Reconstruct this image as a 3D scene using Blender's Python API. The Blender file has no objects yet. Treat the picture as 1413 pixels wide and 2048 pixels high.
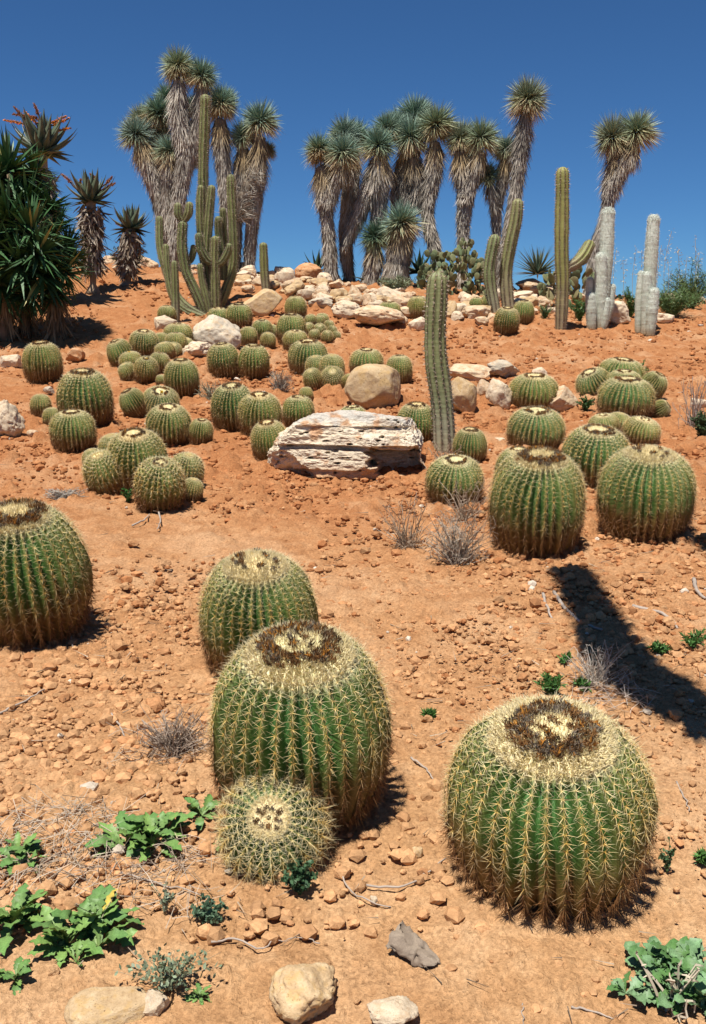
import bpy, bmesh, math, random
import numpy as np
from mathutils import Matrix, Vector, Euler

random.seed(7)
RNG = np.random.default_rng(7)
SC = bpy.context.scene
COL = SC.collection
R = math.radians

# ------------------------------------------------------------------ camera
CH, PITCH, FPX = 1.62, R(11.0), 1900.0
cam_d = bpy.data.cameras.new('camera')
cam_d.sensor_fit = 'HORIZONTAL'; cam_d.sensor_width = 36.0
cam_d.lens = FPX / 1413.0 * 36.0
cam_d.clip_start = 0.05; cam_d.clip_end = 2000.0
cam = bpy.data.objects.new('camera', cam_d); COL.objects.link(cam)
cam.location = (0, 0, CH); cam.rotation_euler = (R(90) - PITCH, 0, 0)
SC.camera = cam
# ------------------------------------------------------------------ sky and sun
SUN = Vector((-0.17, -0.29, 0.94)).normalized()
el = math.asin(SUN.z)
w = bpy.data.worlds.new('World'); SC.world = w; w.use_nodes = True
nt = w.node_tree; nt.nodes.clear()
sky = nt.nodes.new('ShaderNodeTexSky'); sky.sky_type = 'NISHITA'; sky.sun_disc = False
sky.sun_elevation = el; sky.sun_rotation = math.atan2(SUN.x, SUN.y)
sky.altitude = 3000; sky.air_density = 1.0; sky.dust_density = 0.0; sky.ozone_density = 5.0
bg = nt.nodes.new('ShaderNodeBackground'); bg.inputs[1].default_value = 0.052
wo = nt.nodes.new('ShaderNodeOutputWorld')
tint = nt.nodes.new('ShaderNodeMix'); tint.data_type = 'RGBA'; tint.blend_type = 'MULTIPLY'; tint.inputs[0].default_value = 1.0
tint.inputs[7].default_value = (.52, .86, 1.12, 1)
nt.links.new(sky.outputs[0], tint.inputs[6]); nt.links.new(tint.outputs[2], bg.inputs[0]); nt.links.new(bg.outputs[0], wo.inputs[0])
sl = bpy.data.lights.new('sun', 'SUN'); sl.energy = 4.9; sl.angle = R(0.5); sl.color = (1.0, 0.95, 0.87)
so = bpy.data.objects.new('sun', sl); COL.objects.link(so)
so.rotation_euler = SUN.to_track_quat('Z', 'Y').to_euler(); so.location = (0, 0, 30)
vs = SC.view_settings
vs.view_transform = 'Standard'; vs.look = 'None'; vs.gamma = 1.0; vs.use_curve_mapping = False
vs.exposure = 0.56
SC.render.engine = 'CYCLES'
SC.cycles.use_denoising = True
SC.cycles.max_bounces = 6

# ------------------------------------------------------------------ numpy noise
def _h(ix, iy, iz, seed):
    n = (ix * 374761393 + iy * 668265263 + iz * 2147483647 + seed * 1274126177) & 0xFFFFFFFF
    n = ((n ^ (n >> 13)) * 1274126177) & 0xFFFFFFFF
    n = (n ^ (n >> 16)) & 0xFFFFFFFF
    return n / 4294967295.0
def vnoise(P, seed=0):
    P = np.asarray(P, float); i = np.floor(P).astype(np.int64); f = P - i
    f = f * f * (3 - 2 * f); r = 0
    for dx in (0, 1):
        for dy in (0, 1):
            for dz in (0, 1):
                wgt = (f[:, 0] if dx else 1 - f[:, 0]) * (f[:, 1] if dy else 1 - f[:, 1]) * (f[:, 2] if dz else 1 - f[:, 2])
                r = r + wgt * _h(i[:, 0] + dx, i[:, 1] + dy, i[:, 2] + dz, seed)
    return r * 2 - 1
def fbm(P, octs=4, seed=0, gain=0.5):
    P = np.asarray(P, float); a = 1.0; s = 0.0; t = 0
    for o in range(octs):
        s = s + a * vnoise(P * (2.03 ** o) + 17.3 * o, seed + o); t += a; a *= gain
    return s / t
def nrm(v):
    return v / np.maximum(np.linalg.norm(v, axis=-1, keepdims=True), 1e-9)

# ------------------------------------------------------------------ ground shape and pixel rays
PY = np.array([-60, -10, 0, 2.4, 5.4, 9, 11, 13, 15, 17, 18.5, 20, 21.5, 25, 40, 100, 900.])
PZ = np.array([-3, -.35, 0, .15, .38, .70, .94, 1.24, 1.60, 2.04, 2.34, 2.58, 2.62, 2.2, .3, -2, -8.])
_dy = np.linspace(-60, 900, 19201)
_dz = np.interp(_dy, PY, PZ)
_k = np.hanning(31); _k /= _k.sum()
_dz = np.convolve(np.pad(_dz, 15, mode='edge'), _k, 'valid')
def sstep(a, b, x):
    t = np.clip((x - a) / (b - a), 0, 1); return t * t * (3 - 2 * t)
def ground(x, y):
    x = np.asarray(x, float); y = np.asarray(y, float)
    z = np.interp(y, _dy, _dz)
    z = z - 0.062 * np.clip(x, -12, 12) * sstep(8, 18, y)
    P = np.stack([x * .45, y * .45, x * 0], -1).reshape(-1, 3)
    z = z + 0.05 * vnoise(P, 3).reshape(x.shape) * sstep(1, 5, y)
    return z
def gz(x, y): return float(ground(np.array([x]), np.array([y]))[0])
CP, SP = math.cos(PITCH), math.sin(PITCH)
FW = np.array([0, CP, -SP]); UP = np.array([0, SP, CP]); RT = np.array([1., 0, 0])
C0 = np.array([0, 0, CH])
def ray(px, py):
    d = FPX * FW + (px - 706.5) * RT - (py - 1024) * UP
    return d / d[1]
_ts = np.concatenate([np.linspace(.8, 8, 500), np.linspace(8.02, 24, 700)])
def hit(px, py, fallback=20.2):
    d = ray(px, py)
    P = C0 + d * _ts[:, None]
    below = P[:, 2] < ground(P[:, 0], P[:, 1])
    if not below.any():
        p = C0 + d * fallback; return np.array([p[0], p[1], gz(p[0], p[1])])
    i = int(np.argmax(below))
    a, b = _ts[max(i - 1, 0)], _ts[i]
    for _ in range(14):
        m = .5 * (a + b); p = C0 + d * m
        if p[2] < gz(p[0], p[1]): b = m
        else: a = m
    p = C0 + d * b
    return np.array([p[0], p[1], gz(p[0], p[1])])
def at_y(px, py, Y): return C0 + ray(px, py) * Y
def proj(P):
    V = np.asarray(P, float) - C0
    z = V @ FW
    return np.stack([706.5 + FPX * (V @ RT) / z, 1024 - FPX * (V @ UP) / z], -1)
def mpp(Y, py=700):   # metres per pixel at forward distance Y
    return Y * np.linalg.norm(ray(706.5, py)) * math.cos(math.atan((py - 1024) / FPX)) / FPX

# ------------------------------------------------------------------ mesh helpers
def mk(name, V, F, mat=None, col=None, smooth=True):
    V = np.asarray(V, np.float32)
    Fs = F if isinstance(F, (list, tuple)) else [F]
    Fs = [np.asarray(f, np.int32) for f in Fs if len(f)]
    me = bpy.data.meshes.new(name)
    me.vertices.add(len(V)); me.vertices.foreach_set('co', V.ravel())
    nl = sum(f.size for f in Fs); npoly = sum(len(f) for f in Fs)
    me.loops.add(nl); me.loops.foreach_set('vertex_index', np.concatenate([f.ravel() for f in Fs]))
    me.polygons.add(npoly)
    tot = np.concatenate([np.full(len(f), f.shape[1], np.int32) for f in Fs])
    st = np.concatenate([[0], np.cumsum(tot)[:-1]]).astype(np.int32)
    me.polygons.foreach_set('loop_start', st)
    me.polygons.foreach_set('use_smooth', np.full(npoly, smooth, bool))
    me.update(calc_edges=True)
    if col is not None:
        a = me.color_attributes.new('col', 'FLOAT_COLOR', 'POINT')
        c = np.ones((len(V), 4), np.float32); c[:, :3] = col
        a.data.foreach_set('color', c.ravel())
    if mat: me.materials.append(mat)
    return me
def obj(name, me, parent=None, loc=None, rot=None, scale=None, stuff=False):
    o = bpy.data.objects.new(name, me); COL.objects.link(o)
    if parent: o.parent = parent
    if loc is not None: o.location = [float(c) for c in loc]
    if rot is not None:
        if isinstance(rot, Matrix): o.rotation_euler = rot.to_euler()
        else: o.rotation_euler = rot
    if scale is not None: o.scale = scale if hasattr(scale, '__len__') else (scale,) * 3
    if stuff: o['kind'] = 'stuff'
    return o
def tag(o, label, cat, group=None):
    o['label'] = label; o['category'] = cat
    if group: o['group'] = group
    return o
def thing(name, label, cat, loc, group=None, rot=None, scale=None):
    return tag(obj(name, None, None, loc, rot, scale), label, cat, group)
class Acc:
    def __init__(s): s.V = []; s.F3 = []; s.F4 = []; s.C = []; s.n = 0
    def add(s, V, F3=None, F4=None, C=None):
        if F3 is not None and len(F3): s.F3.append(np.asarray(F3) + s.n)
        if F4 is not None and len(F4): s.F4.append(np.asarray(F4) + s.n)
        V = np.asarray(V); s.V.append(V); s.n += len(V)
        if C is None: C = (1, 1, 1)
        C = np.asarray(C, float); s.C.append(np.broadcast_to(C, (len(V), 3)))
    def mesh(s, name, mat, smooth=True):
        F = []
        if s.F3: F.append(np.concatenate(s.F3))
        if s.F4: F.append(np.concatenate(s.F4))
        return mk(name, np.concatenate(s.V), F, mat, np.concatenate(s.C), smooth)
def perp(D, rng=RNG):
    A = rng.normal(size=D.shape); return nrm(np.cross(D, A))
def spikes(acc, P, D, L, W, C0_, C1_, rng=RNG):
    """three-sided tapered spines"""
    n = len(P); D = nrm(D); a = perp(D, rng); b = np.cross(D, a)
    L = np.broadcast_to(np.asarray(L, float), (n,))[:, None]; W = np.broadcast_to(np.asarray(W, float), (n,))[:, None] * .5
    V = np.stack([P + a * W, P + (-.5 * a + .866 * b) * W, P + (-.5 * a - .866 * b) * W, P + D * L], 1).reshape(-1, 3)
    i = np.arange(n)[:, None] * 4
    F = np.concatenate([i + [0, 1, 3], i + [1, 2, 3], i + [2, 0, 3]])
    C0_ = np.broadcast_to(C0_, (n, 3)); C1_ = np.broadcast_to(C1_, (n, 3))
    acc.add(V, F3=F, C=np.stack([C0_, C0_, C0_, C1_], 1).reshape(-1, 3))
def blades(acc, P, D, L, W, S=None, B=None, C0_=(1, 1, 1), C1_=(1, 1, 1), root=.7, rng=RNG):
    """flat strap leaves: base, middle, tip"""
    n = len(P); D = nrm(D)
    S = perp(D, rng) if S is None else nrm(S)
    B = np.zeros((n, 3)) if B is None else B
    L = np.broadcast_to(np.asarray(L, float), (n,))[:, None]; W = np.broadcast_to(np.asarray(W, float), (n,))[:, None] * .5
    m = P + D * L * .5 + B * .25
    V = np.stack([P - S * W * root, P + S * W * root, m - S * W, m + S * W, P + D * L + B], 1).reshape(-1, 3)
    i = np.arange(n)[:, None] * 5
    F = np.concatenate([i + [0, 1, 3], i + [0, 3, 2], i + [2, 3, 4]])
    a = np.broadcast_to(C0_, (n, 3)); b = np.broadcast_to(C1_, (n, 3)); mm = .5 * (a + b)
    acc.add(V, F3=F, C=np.stack([a, a, mm, mm, b], 1).reshape(-1, 3))
def catmull(P, n):
    P = np.asarray(P, float)
    if len(P) == 2: return P[0] + (P[1] - P[0]) * np.linspace(0, 1, n)[:, None]
    Q = np.vstack([2 * P[0] - P[1], P, 2 * P[-1] - P[-2]])
    out = []
    for u in np.linspace(0, len(P) - 1 - 1e-6, n):
        i = int(u); t = u - i; a, b, c, d = Q[i:i + 4]
        out.append(.5 * ((2 * b) + (-a + c) * t + (2 * a - 5 * b + 4 * c - d) * t * t + (-a + 3 * b - 3 * c + d) * t ** 3))
    return np.array(out)
def frames(P):
    T = nrm(np.gradient(P, axis=0))
    n = np.array([1., 0, 0]) - T[0] * T[0][0]
    if np.linalg.norm(n) < .2: n = np.array([0, 1., 0]) - T[0] * T[0][1]
    N = []
    for t in T:
        n = n - t * (n @ t); n = n / np.linalg.norm(n); N.append(n)
    N = np.array(N); return T, N, np.cross(T, N)
def tube(acc, P, rad, seg=6, C=(1, 1, 1), cap=True):
    P = np.asarray(P, float); T, N, B = frames(P); k = len(P)
    rad = np.broadcast_to(np.asarray(rad, float), (k,))
    th = np.arange(seg) * 2 * np.pi / seg
    V = P[:, None] + rad[:, None, None] * (np.cos(th)[None, :, None] * N[:, None] + np.sin(th)[None, :, None] * B[:, None])
    V = V.reshape(-1, 3)
    i = np.arange(k - 1)[:, None] * seg; j = np.arange(seg)[None]
    a = i + j; b = i + (j + 1) % seg
    F = np.stack([a, b, b + seg, a + seg], -1).reshape(-1, 4)
    F3 = None
    if cap:
        V = np.vstack([V, P[-1:] + T[-1] * rad[-1] * .5, P[:1]])
        q = (k - 1) * seg; jj = np.arange(seg)
        F3 = np.vstack([np.stack([q + jj, q + (jj + 1) % seg, np.full(seg, k * seg)], -1),
                        np.stack([(jj + 1) % seg, jj, np.full(seg, k * seg + 1)], -1)])
    acc.add(V, F3=F3, F4=F, C=C)
def lerp(a, b, t):
    a = np.asarray(a, float); b = np.asarray(b, float); t = np.asarray(t, float)[..., None]
    return a + (b - a) * t

# ------------------------------------------------------------------ materials
class NT:
    def __init__(s, name, rough=.7, spec=.3):
        s.m = bpy.data.materials.new(name); s.m.use_nodes = True; s.t = s.m.node_tree
        s.b = s.t.nodes['Principled BSDF']; s.b.inputs['Roughness'].default_value = rough
        s.b.inputs['Specular IOR Level'].default_value = spec
    def n(s, k, **kw):
        x = s.t.nodes.new(k)
        for a, v in kw.items():
            if a in x.inputs: x.inputs[a].default_value = v
            else: setattr(x, a, v)
        return x
    def l(s, a, b): s.t.links.new(a, b)
    def coord(s, kind='Object', scale=(1, 1, 1)):
        c = s.n('ShaderNodeTexCoord'); m = s.n('ShaderNodeMapping'); m.inputs['Scale'].default_value = scale
        s.l(c.outputs[kind], m.inputs[0]); return m.outputs[0]
    def pos(s, scale=(1, 1, 1)):
        c = s.n('ShaderNodeNewGeometry'); m = s.n('ShaderNodeMapping'); m.inputs['Scale'].default_value = scale
        s.l(c.outputs['Position'], m.inputs[0]); return m.outputs[0]
    def noise(s, vec, scale, detail=4, rough=.55):
        x = s.n('ShaderNodeTexNoise'); x.inputs['Scale'].default_value = scale
        x.inputs['Detail'].default_value = detail; x.inputs['Roughness'].default_value = rough
        s.l(vec, x.inputs['Vector']); return x.outputs[0]
    def ramp(s, fac, stops):
        x = s.n('ShaderNodeValToRGB'); e = x.color_ramp.elements
        while len(e) < len(stops): e.new(.5)
        for i, (p, c) in enumerate(stops):
            e[i].position = p; e[i].color = (*c, 1) if len(c) == 3 else c
        s.l(fac, x.inputs[0]); return x.outputs[0]
    def mix(s, a, b, fac, mode='MIX'):
        x = s.n('ShaderNodeMix', data_type='RGBA', blend_type=mode)
        for v, i in ((fac, 0), (a, 6), (b, 7)):
            if hasattr(v, 'is_output'): s.l(v, x.inputs[i])
            elif i == 0: x.inputs[0].default_value = v
            else: x.inputs[i].default_value = (*v, 1)
        return x.outputs[2]
    def bump(s, h, strength=.5, dist=.01, prev=None):
        x = s.n('ShaderNodeBump'); x.inputs['Strength'].default_value = strength; x.inputs['Distance'].default_value = dist
        s.l(h, x.inputs['Height'])
        if prev is not None: s.l(prev, x.inputs['Normal'])
        s.l(x.outputs[0], s.b.inputs['Normal']); return x.outputs[0]
    def base(s, c): s.l(c, s.b.inputs['Base Color'])
    def attr(s):
        a = s.n('ShaderNodeVertexColor'); a.layer_name = 'col'; return a.outputs[0]
    def rnd(s, lo, hi):
        o = s.n('ShaderNodeObjectInfo'); r = s.n('ShaderNodeMapRange')
        r.inputs['To Min'].default_value = lo; r.inputs['To Max'].default_value = hi
        s.l(o.outputs['Random'], r.inputs[0]); return r.outputs[0]

def mat_attr(name, rough=.6, spec=.3, var=.25, scale=30, hue=.0):
    t = NT(name, rough, spec); c = t.attr()
    nz = t.noise(t.coord('Object'), scale, 3)
    g = t.ramp(nz, [(.3, (1 - var,) * 3), (.7, (1 + var * .6,) * 3)])
    t.base(t.mix(c, g, 1.0, 'MULTIPLY')); return t.m
M = {}
# soil
t = NT('soil', .95, .1)
p = t.pos()
big = t.noise(p, .8, 5, .6); mid = t.noise(p, 9, 5, .65); fine = t.noise(p, 70, 4, .7)
gy = t.n('ShaderNodeSeparateXYZ'); t.l(p, gy.inputs[0])
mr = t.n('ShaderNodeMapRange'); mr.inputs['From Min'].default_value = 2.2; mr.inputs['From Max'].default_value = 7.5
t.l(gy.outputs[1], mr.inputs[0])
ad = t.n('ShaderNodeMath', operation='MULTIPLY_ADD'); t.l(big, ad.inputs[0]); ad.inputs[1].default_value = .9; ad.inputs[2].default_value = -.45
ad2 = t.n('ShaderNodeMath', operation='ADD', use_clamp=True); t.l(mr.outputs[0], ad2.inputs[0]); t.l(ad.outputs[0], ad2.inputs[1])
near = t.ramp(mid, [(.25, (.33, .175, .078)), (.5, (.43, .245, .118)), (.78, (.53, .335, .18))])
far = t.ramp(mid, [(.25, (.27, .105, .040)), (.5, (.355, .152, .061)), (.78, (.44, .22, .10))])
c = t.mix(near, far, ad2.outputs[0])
dust = t.ramp(t.noise(p, 1.3, 6, .65), [(.50, (0, 0, 0)), (.64, (.38, .38, .38))])
c = t.mix(c, (.56, .37, .215), dust)
c = t.mix(c, t.ramp(fine, [(.3, (.66, .63, .60)), (.5, (1, 1, 1)), (.72, (1.2, 1.2, 1.2))]), 1.0, 'MULTIPLY')
vo = t.n('ShaderNodeTexVoronoi'); vo.inputs['Scale'].default_value = 130; t.l(p, vo.inputs['Vector'])
bw = t.n('ShaderNodeRGBToBW'); t.l(vo.outputs['Color'], bw.inputs[0])
c = t.mix(c, t.ramp(bw.outputs[0], [(.2, (.86, .85, .84)), (.5, (1, 1, 1)), (.85, (1.1, 1.1, 1.1))]), 1.0, 'MULTIPLY')
t.base(c); b0 = t.bump(vo.outputs['Distance'], .25, .008); b1 = t.bump(fine, .65, .014, b0); t.bump(t.noise(p, 260, 2), .5, .006, b1)
M['soil'] = t.m
t = NT('clod_soil', .95, .1); c = t.attr(); p = t.pos(); f = t.noise(p, 55, 4, .7)
t.base(t.mix(c, t.ramp(f, [(.3, (.7, .68, .66)), (.68, (1.15, 1.12, 1.1))]), 1.0, 'MULTIPLY')); t.bump(f, .6, .01)
M['clod'] = t.m
# limestone kinds
def rock_mat(name, stops, dirt, dirt_amt):
    t = NT(name, .9, .2); p = t.coord('Object'); a = t.noise(p, 2.3, 6, .62); b = t.noise(p, 14, 5, .65); f = t.noise(p, 60, 3, .6)
    c = t.ramp(a, stops)
    c = t.mix(c, t.ramp(b, [(.28, (.70, .64, .58)), (.45, (.97, .95, .92)), (.75, (1.12, 1.1, 1.08))]), 1.0, 'MULTIPLY')
    d = t.ramp(t.noise(p, 3.1, 5, .6), [(.5, (0, 0, 0)), (.62, (1, 1, 1))])
    dm = t.n('ShaderNodeMath', operation='MULTIPLY'); t.l(d, dm.inputs[0]); dm.inputs[1].default_value = dirt_amt
    c = t.mix(c, dirt, dm.outputs[0])
    vo = t.n('ShaderNodeTexVoronoi'); vo.inputs['Scale'].default_value = 11; t.l(p, vo.inputs['Vector'])
    pit = t.ramp(vo.outputs['Distance'], [(.12, (.35, .3, .25)), (.24, (1, 1, 1))])
    pm = t.ramp(t.noise(p, 2.6, 3), [(.48, (0, 0, 0)), (.6, (1, 1, 1))])
    c = t.mix(c, t.mix(c, pit, 1.0, 'MULTIPLY'), pm)
    v = t.mix((.90, .84, .74), (1.10, 1.02, .90), t.rnd(0, 1)); c = t.mix(c, v, 1.0, 'MULTIPLY')
    t.base(c); b1 = t.bump(b, .4, .012); t.bump(f, .25, .005, b1); return t.m
ORANGE = (.40, .17, .06)
M['rock'] = rock_mat('limestone', [(.3, (.42, .33, .23)), (.5, (.55, .45, .34)), (.72, (.64, .56, .46))], ORANGE, .45)
M['rock_white'] = rock_mat('white_limestone', [(.3, (.46, .40, .33)), (.5, (.59, .52, .43)), (.72, (.70, .64, .55))], (.50, .33, .19), .35)
M['rock_grey'] = rock_mat('grey_limestone', [(.3, (.34, .32, .29)), (.5, (.47, .44, .39)), (.72, (.60, .56, .49))], (.50, .36, .22), .5)
M['rock_tan'] = rock_mat('tan_limestone', [(.3, (.40, .29, .18)), (.5, (.50, .39, .26)), (.72, (.60, .50, .36))], (.52, .34, .12), .4)
M['rock_red'] = rock_mat('red_limestone', [(.3, (.36, .20, .11)), (.5, (.48, .29, .17)), (.72, (.56, .40, .27))], ORANGE, .7)
# cactus
def cactus_body(name, wr=.35, rough=.5):
    t = NT(name, rough, .35); c = t.attr(); p = t.coord('Object', (1, 1, 1))
    a = t.noise(p, 3.5, 4, .6); wv = t.noise(t.coord('Object', (3, 3, 42)), 1.0, 4, .6)
    c = t.mix(c, t.ramp(a, [(.3, (.78, .78, .72)), (.7, (1.15, 1.12, 1.05))]), 1.0, 'MULTIPLY')
    c = t.mix(c, t.mix((.92, .97, .9), (1.12, 1.02, .9), t.rnd(0, 1)), 1.0, 'MULTIPLY')
    c = t.mix(c, t.ramp(wv, [(.3, (.75, .78, .74)), (.55, (1.05, 1.05, 1.0))]), .8, 'MULTIPLY')
    t.base(c); t.bump(wv, wr, .03); return t.m
M['body'] = cactus_body('barrel_skin')
M['col_body'] = cactus_body('column_skin', .2, .55)
M['spine'] = mat_attr('spine', .55, .3, .12, 40)
M['wool'] = mat_attr('crown_wool', .95, .1, .25, 60)
M['flower'] = mat_attr('dried_flower', .9, .1, .3, 60)
M['leafy'] = mat_attr('yucca_leaf', .5, .35, .15, 3)
M['shag'] = mat_attr('dead_leaf_shag', .9, .1, .25, 8)
M['aloe'] = mat_attr('aloe_leaf', .45, .4, .25, 5)
M['bloom'] = mat_attr('orange_bloom', .7, .2, .25, 40)
M['pad'] = mat_attr('cactus_pad', .6, .25, .25, 6)
M['weed'] = mat_attr('weed_leaf', .5, .3, .25, 25)
M['dry'] = mat_attr('dry_stalk', .9, .1, .2, 20)
M['woolly'] = None
t = NT('silver_wool', .95, .05); c = t.attr(); p = t.coord('Object', (5, 5, 34)); a = t.noise(p, 1, 4, .6)
t.base(t.mix(c, t.ramp(a, [(.3, (.78, .80, .74)), (.65, (1.04, 1.04, 1.03))]), 1.0, 'MULTIPLY')); t.bump(a, .45, .015); M['woolly'] = t.m

# ------------------------------------------------------------------ ground sheet
def pebbled(q, cell, seed, dens):
    g = q[:, :2] / cell; ib = np.floor(g).astype(np.int64); out = np.zeros(len(q)); z0 = np.zeros(len(q), np.int64)
    for dx in (-1, 0, 1):
        for dy in (-1, 0, 1):
            cx, cy = ib[:, 0] + dx, ib[:, 1] + dy
            on = _h(cx, cy, z0, seed + 3) < dens
            rad = .25 + .45 * _h(cx, cy, z0, seed + 4); ux = _h(cx, cy, z0, seed) + cx - g[:, 0]; uy = _h(cx, cy, z0, seed + 1) + cy - g[:, 1]
            an = 6.283 * _h(cx, cy, z0, seed + 6); c_, s_ = np.cos(an), np.sin(an); e = 1 + .7 * _h(cx, cy, z0, seed + 7)
            d2 = ((ux * c_ + uy * s_) ** 2 + ((uy * c_ - ux * s_) * e) ** 2) / rad ** 2
            out = np.maximum(out, on * np.sqrt(np.maximum(0, 1 - d2)) * rad * (.5 + .7 * _h(cx, cy, z0, seed + 5)))
    return out * cell
def build_ground():
    u = np.concatenate([[-400, -60, -12, -4, -1.6, -.8], np.linspace(-.47, .47, 410), [.8, 1.6, 4, 12, 60, 400]])
    yf = np.geomspace(1.15, 21.5, 650)
    y = np.concatenate([[-60, -20, -6, -1, .4, .8], yf, [22, 23, 25, 30, 40, 70, 150, 400, 900]])
    Y = np.repeat(y, len(u)).reshape(len(y), len(u)); Wd = np.clip(Y, 1.2, 24)
    X = u[None] * Wd
    Z = ground(X.ravel(), Y.ravel())
    core = (np.abs(u) < .5)[None] & ((y > 1) & (y < 22))[:, None]
    P = np.stack([X.ravel(), Y.ravel(), 0 * X.ravel()], -1)
    idx = core.ravel()
    q = P[idx]
    rough = .35 + .65 * sstep(-.35, .3, fbm(q * [.5, .5, 1], 3, 91)) * 1
    rough = rough * (0.45 + .55 * sstep(2.2, 4.2, q[:, 1]))
    d = .030 * fbm(q * 2.2, 3, 11) * (.5 + .5 * sstep(3, 8, q[:, 1]))
    d += rough * .022 * fbm(q * 9, 4, 21, .6)
    d += rough * .014 * fbm(q * 26, 3, 31, .6) + .005 * fbm(q * 75, 2, 41)
    far = sstep(7, 13, q[:, 1]); d += far * .035 * (fbm(q * 6.5, 3, 51))
    warp = q + .012 * np.stack([vnoise(q * 30, 5), vnoise(q * 30, 6), 0 * q[:, 0]], -1)
    dn = .10 + .45 * sstep(-.3, .35, fbm(q * [.7, .7, 1], 3, 61)) * (.35 + .65 * np.maximum(sstep(2.6, 3.6, q[:, 1]), sstep(-.3, -.7, q[:, 0])))
    d += .7 * pebbled(warp, .022, 200, dn * 1.3) * sstep(6, 4, q[:, 1]) + (.30 + .45 * sstep(3.5, 5.5, q[:, 1])) * pebbled(warp, .062, 210, dn * .8) + .8 * pebbled(warp, .13, 220, dn * .8) * sstep(4, 8, q[:, 1])
    Z[idx] += d
    V = np.stack([X.ravel(), Y.ravel(), Z], -1)
    nx = len(u); i = np.arange(len(y) - 1)[:, None] * nx; j = np.arange(nx - 1)[None]; a = i + j
    F = np.stack([a, a + 1, a + nx + 1, a + nx], -1).reshape(-1, 4)
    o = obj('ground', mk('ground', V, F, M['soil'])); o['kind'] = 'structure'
build_ground()

# clods and gravel
ICO_V = None
def ico(sub):
    bm = bmesh.new(); bmesh.ops.create_icosphere(bm, subdivisions=sub, radius=1)
    V = np.array([v.co[:] for v in bm.verts]); F = np.array([[v.index for v in f.verts] for f in bm.faces]); bm.free()
    return V, F
I1 = ico(1); I2 = ico(2)
def rand_rot(n, rng):
    q = nrm(rng.normal(size=(n, 4))); w_, x, y, z = q.T
    return np.stack([1 - 2 * (y * y + z * z), 2 * (x * y - z * w_), 2 * (x * z + y * w_), 2 * (x * y + z * w_), 1 - 2 * (x * x + z * z), 2 * (y * z - x * w_),
                     2 * (x * z - y * w_), 2 * (y * z + x * w_), 1 - 2 * (x * x + y * y)], -1).reshape(n, 3, 3)
def clod_field(name, n, y0, y1, smin, smax, label, pw, rng, dens_seed, thr, pale=0.):
    y = np.exp(rng.uniform(np.log(y0), np.log(y1), n * 3)); x = rng.uniform(-.46, .46, n * 3) * (y + .3)
    dn = fbm(np.stack([x * .7, y * .7, 0 * x], -1), 3, dens_seed)
    keep = dn * 1.5 + .22 * rng.normal(size=len(y)) > thr
    keep &= ~((y < 3.2) & (x > -.55) & (rng.random(len(y)) < .45))
    x, y = x[keep][:n], y[keep][:n]; n = len(x)
    s = smin * (smax / smin) ** (rng.random(n) ** pw)
    s = s * (.75 + .085 * y)
    base = np.stack([I1[0] * (1 + .28 * vnoise(I1[0] * 1.7 + 9 * k, k)[:, None]) for k in range(14)])
    k = rng.integers(0, 14, n); Rm = rand_rot(n, rng)
    sc = np.stack([s, s * rng.uniform(.65, 1.2, n), s * rng.uniform(.5, .9, n)], -1)
    V = np.einsum('nij,nvj->nvi', Rm, base[k]) * sc[:, None] * .5
    g = ground(x, y)
    V += np.stack([x, y, g + s * .16], -1)[:, None]
    nv = len(I1[0]); F = (np.arange(n)[:, None, None] * nv + I1[1][None]).reshape(-1, 3)
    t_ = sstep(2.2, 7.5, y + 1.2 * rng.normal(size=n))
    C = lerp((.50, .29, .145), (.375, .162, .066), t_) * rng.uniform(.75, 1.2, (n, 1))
    wl = rng.random(n) < pale
    C[wl] = np.array([.60, .52, .42]) * rng.uniform(.75, 1.1, (wl.sum(), 1))
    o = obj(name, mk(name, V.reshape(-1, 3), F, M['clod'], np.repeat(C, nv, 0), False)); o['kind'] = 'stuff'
    tag(o, label, 'gravel')
g1 = np.random.default_rng(11)
clod_field('soil_crumbs', 33000, 1.3, 17.5, .005, .034, 'loose orange soil crumbs and gravel strewn over the whole slope', 2.0, g1, 61, -.22, .012)
clod_field('soil_clods', 12000, 2.1, 17.5, .017, .062, 'bigger crumbly orange earth clods scattered on the slope', 2.0, g1, 71, -.15, .006)

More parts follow.
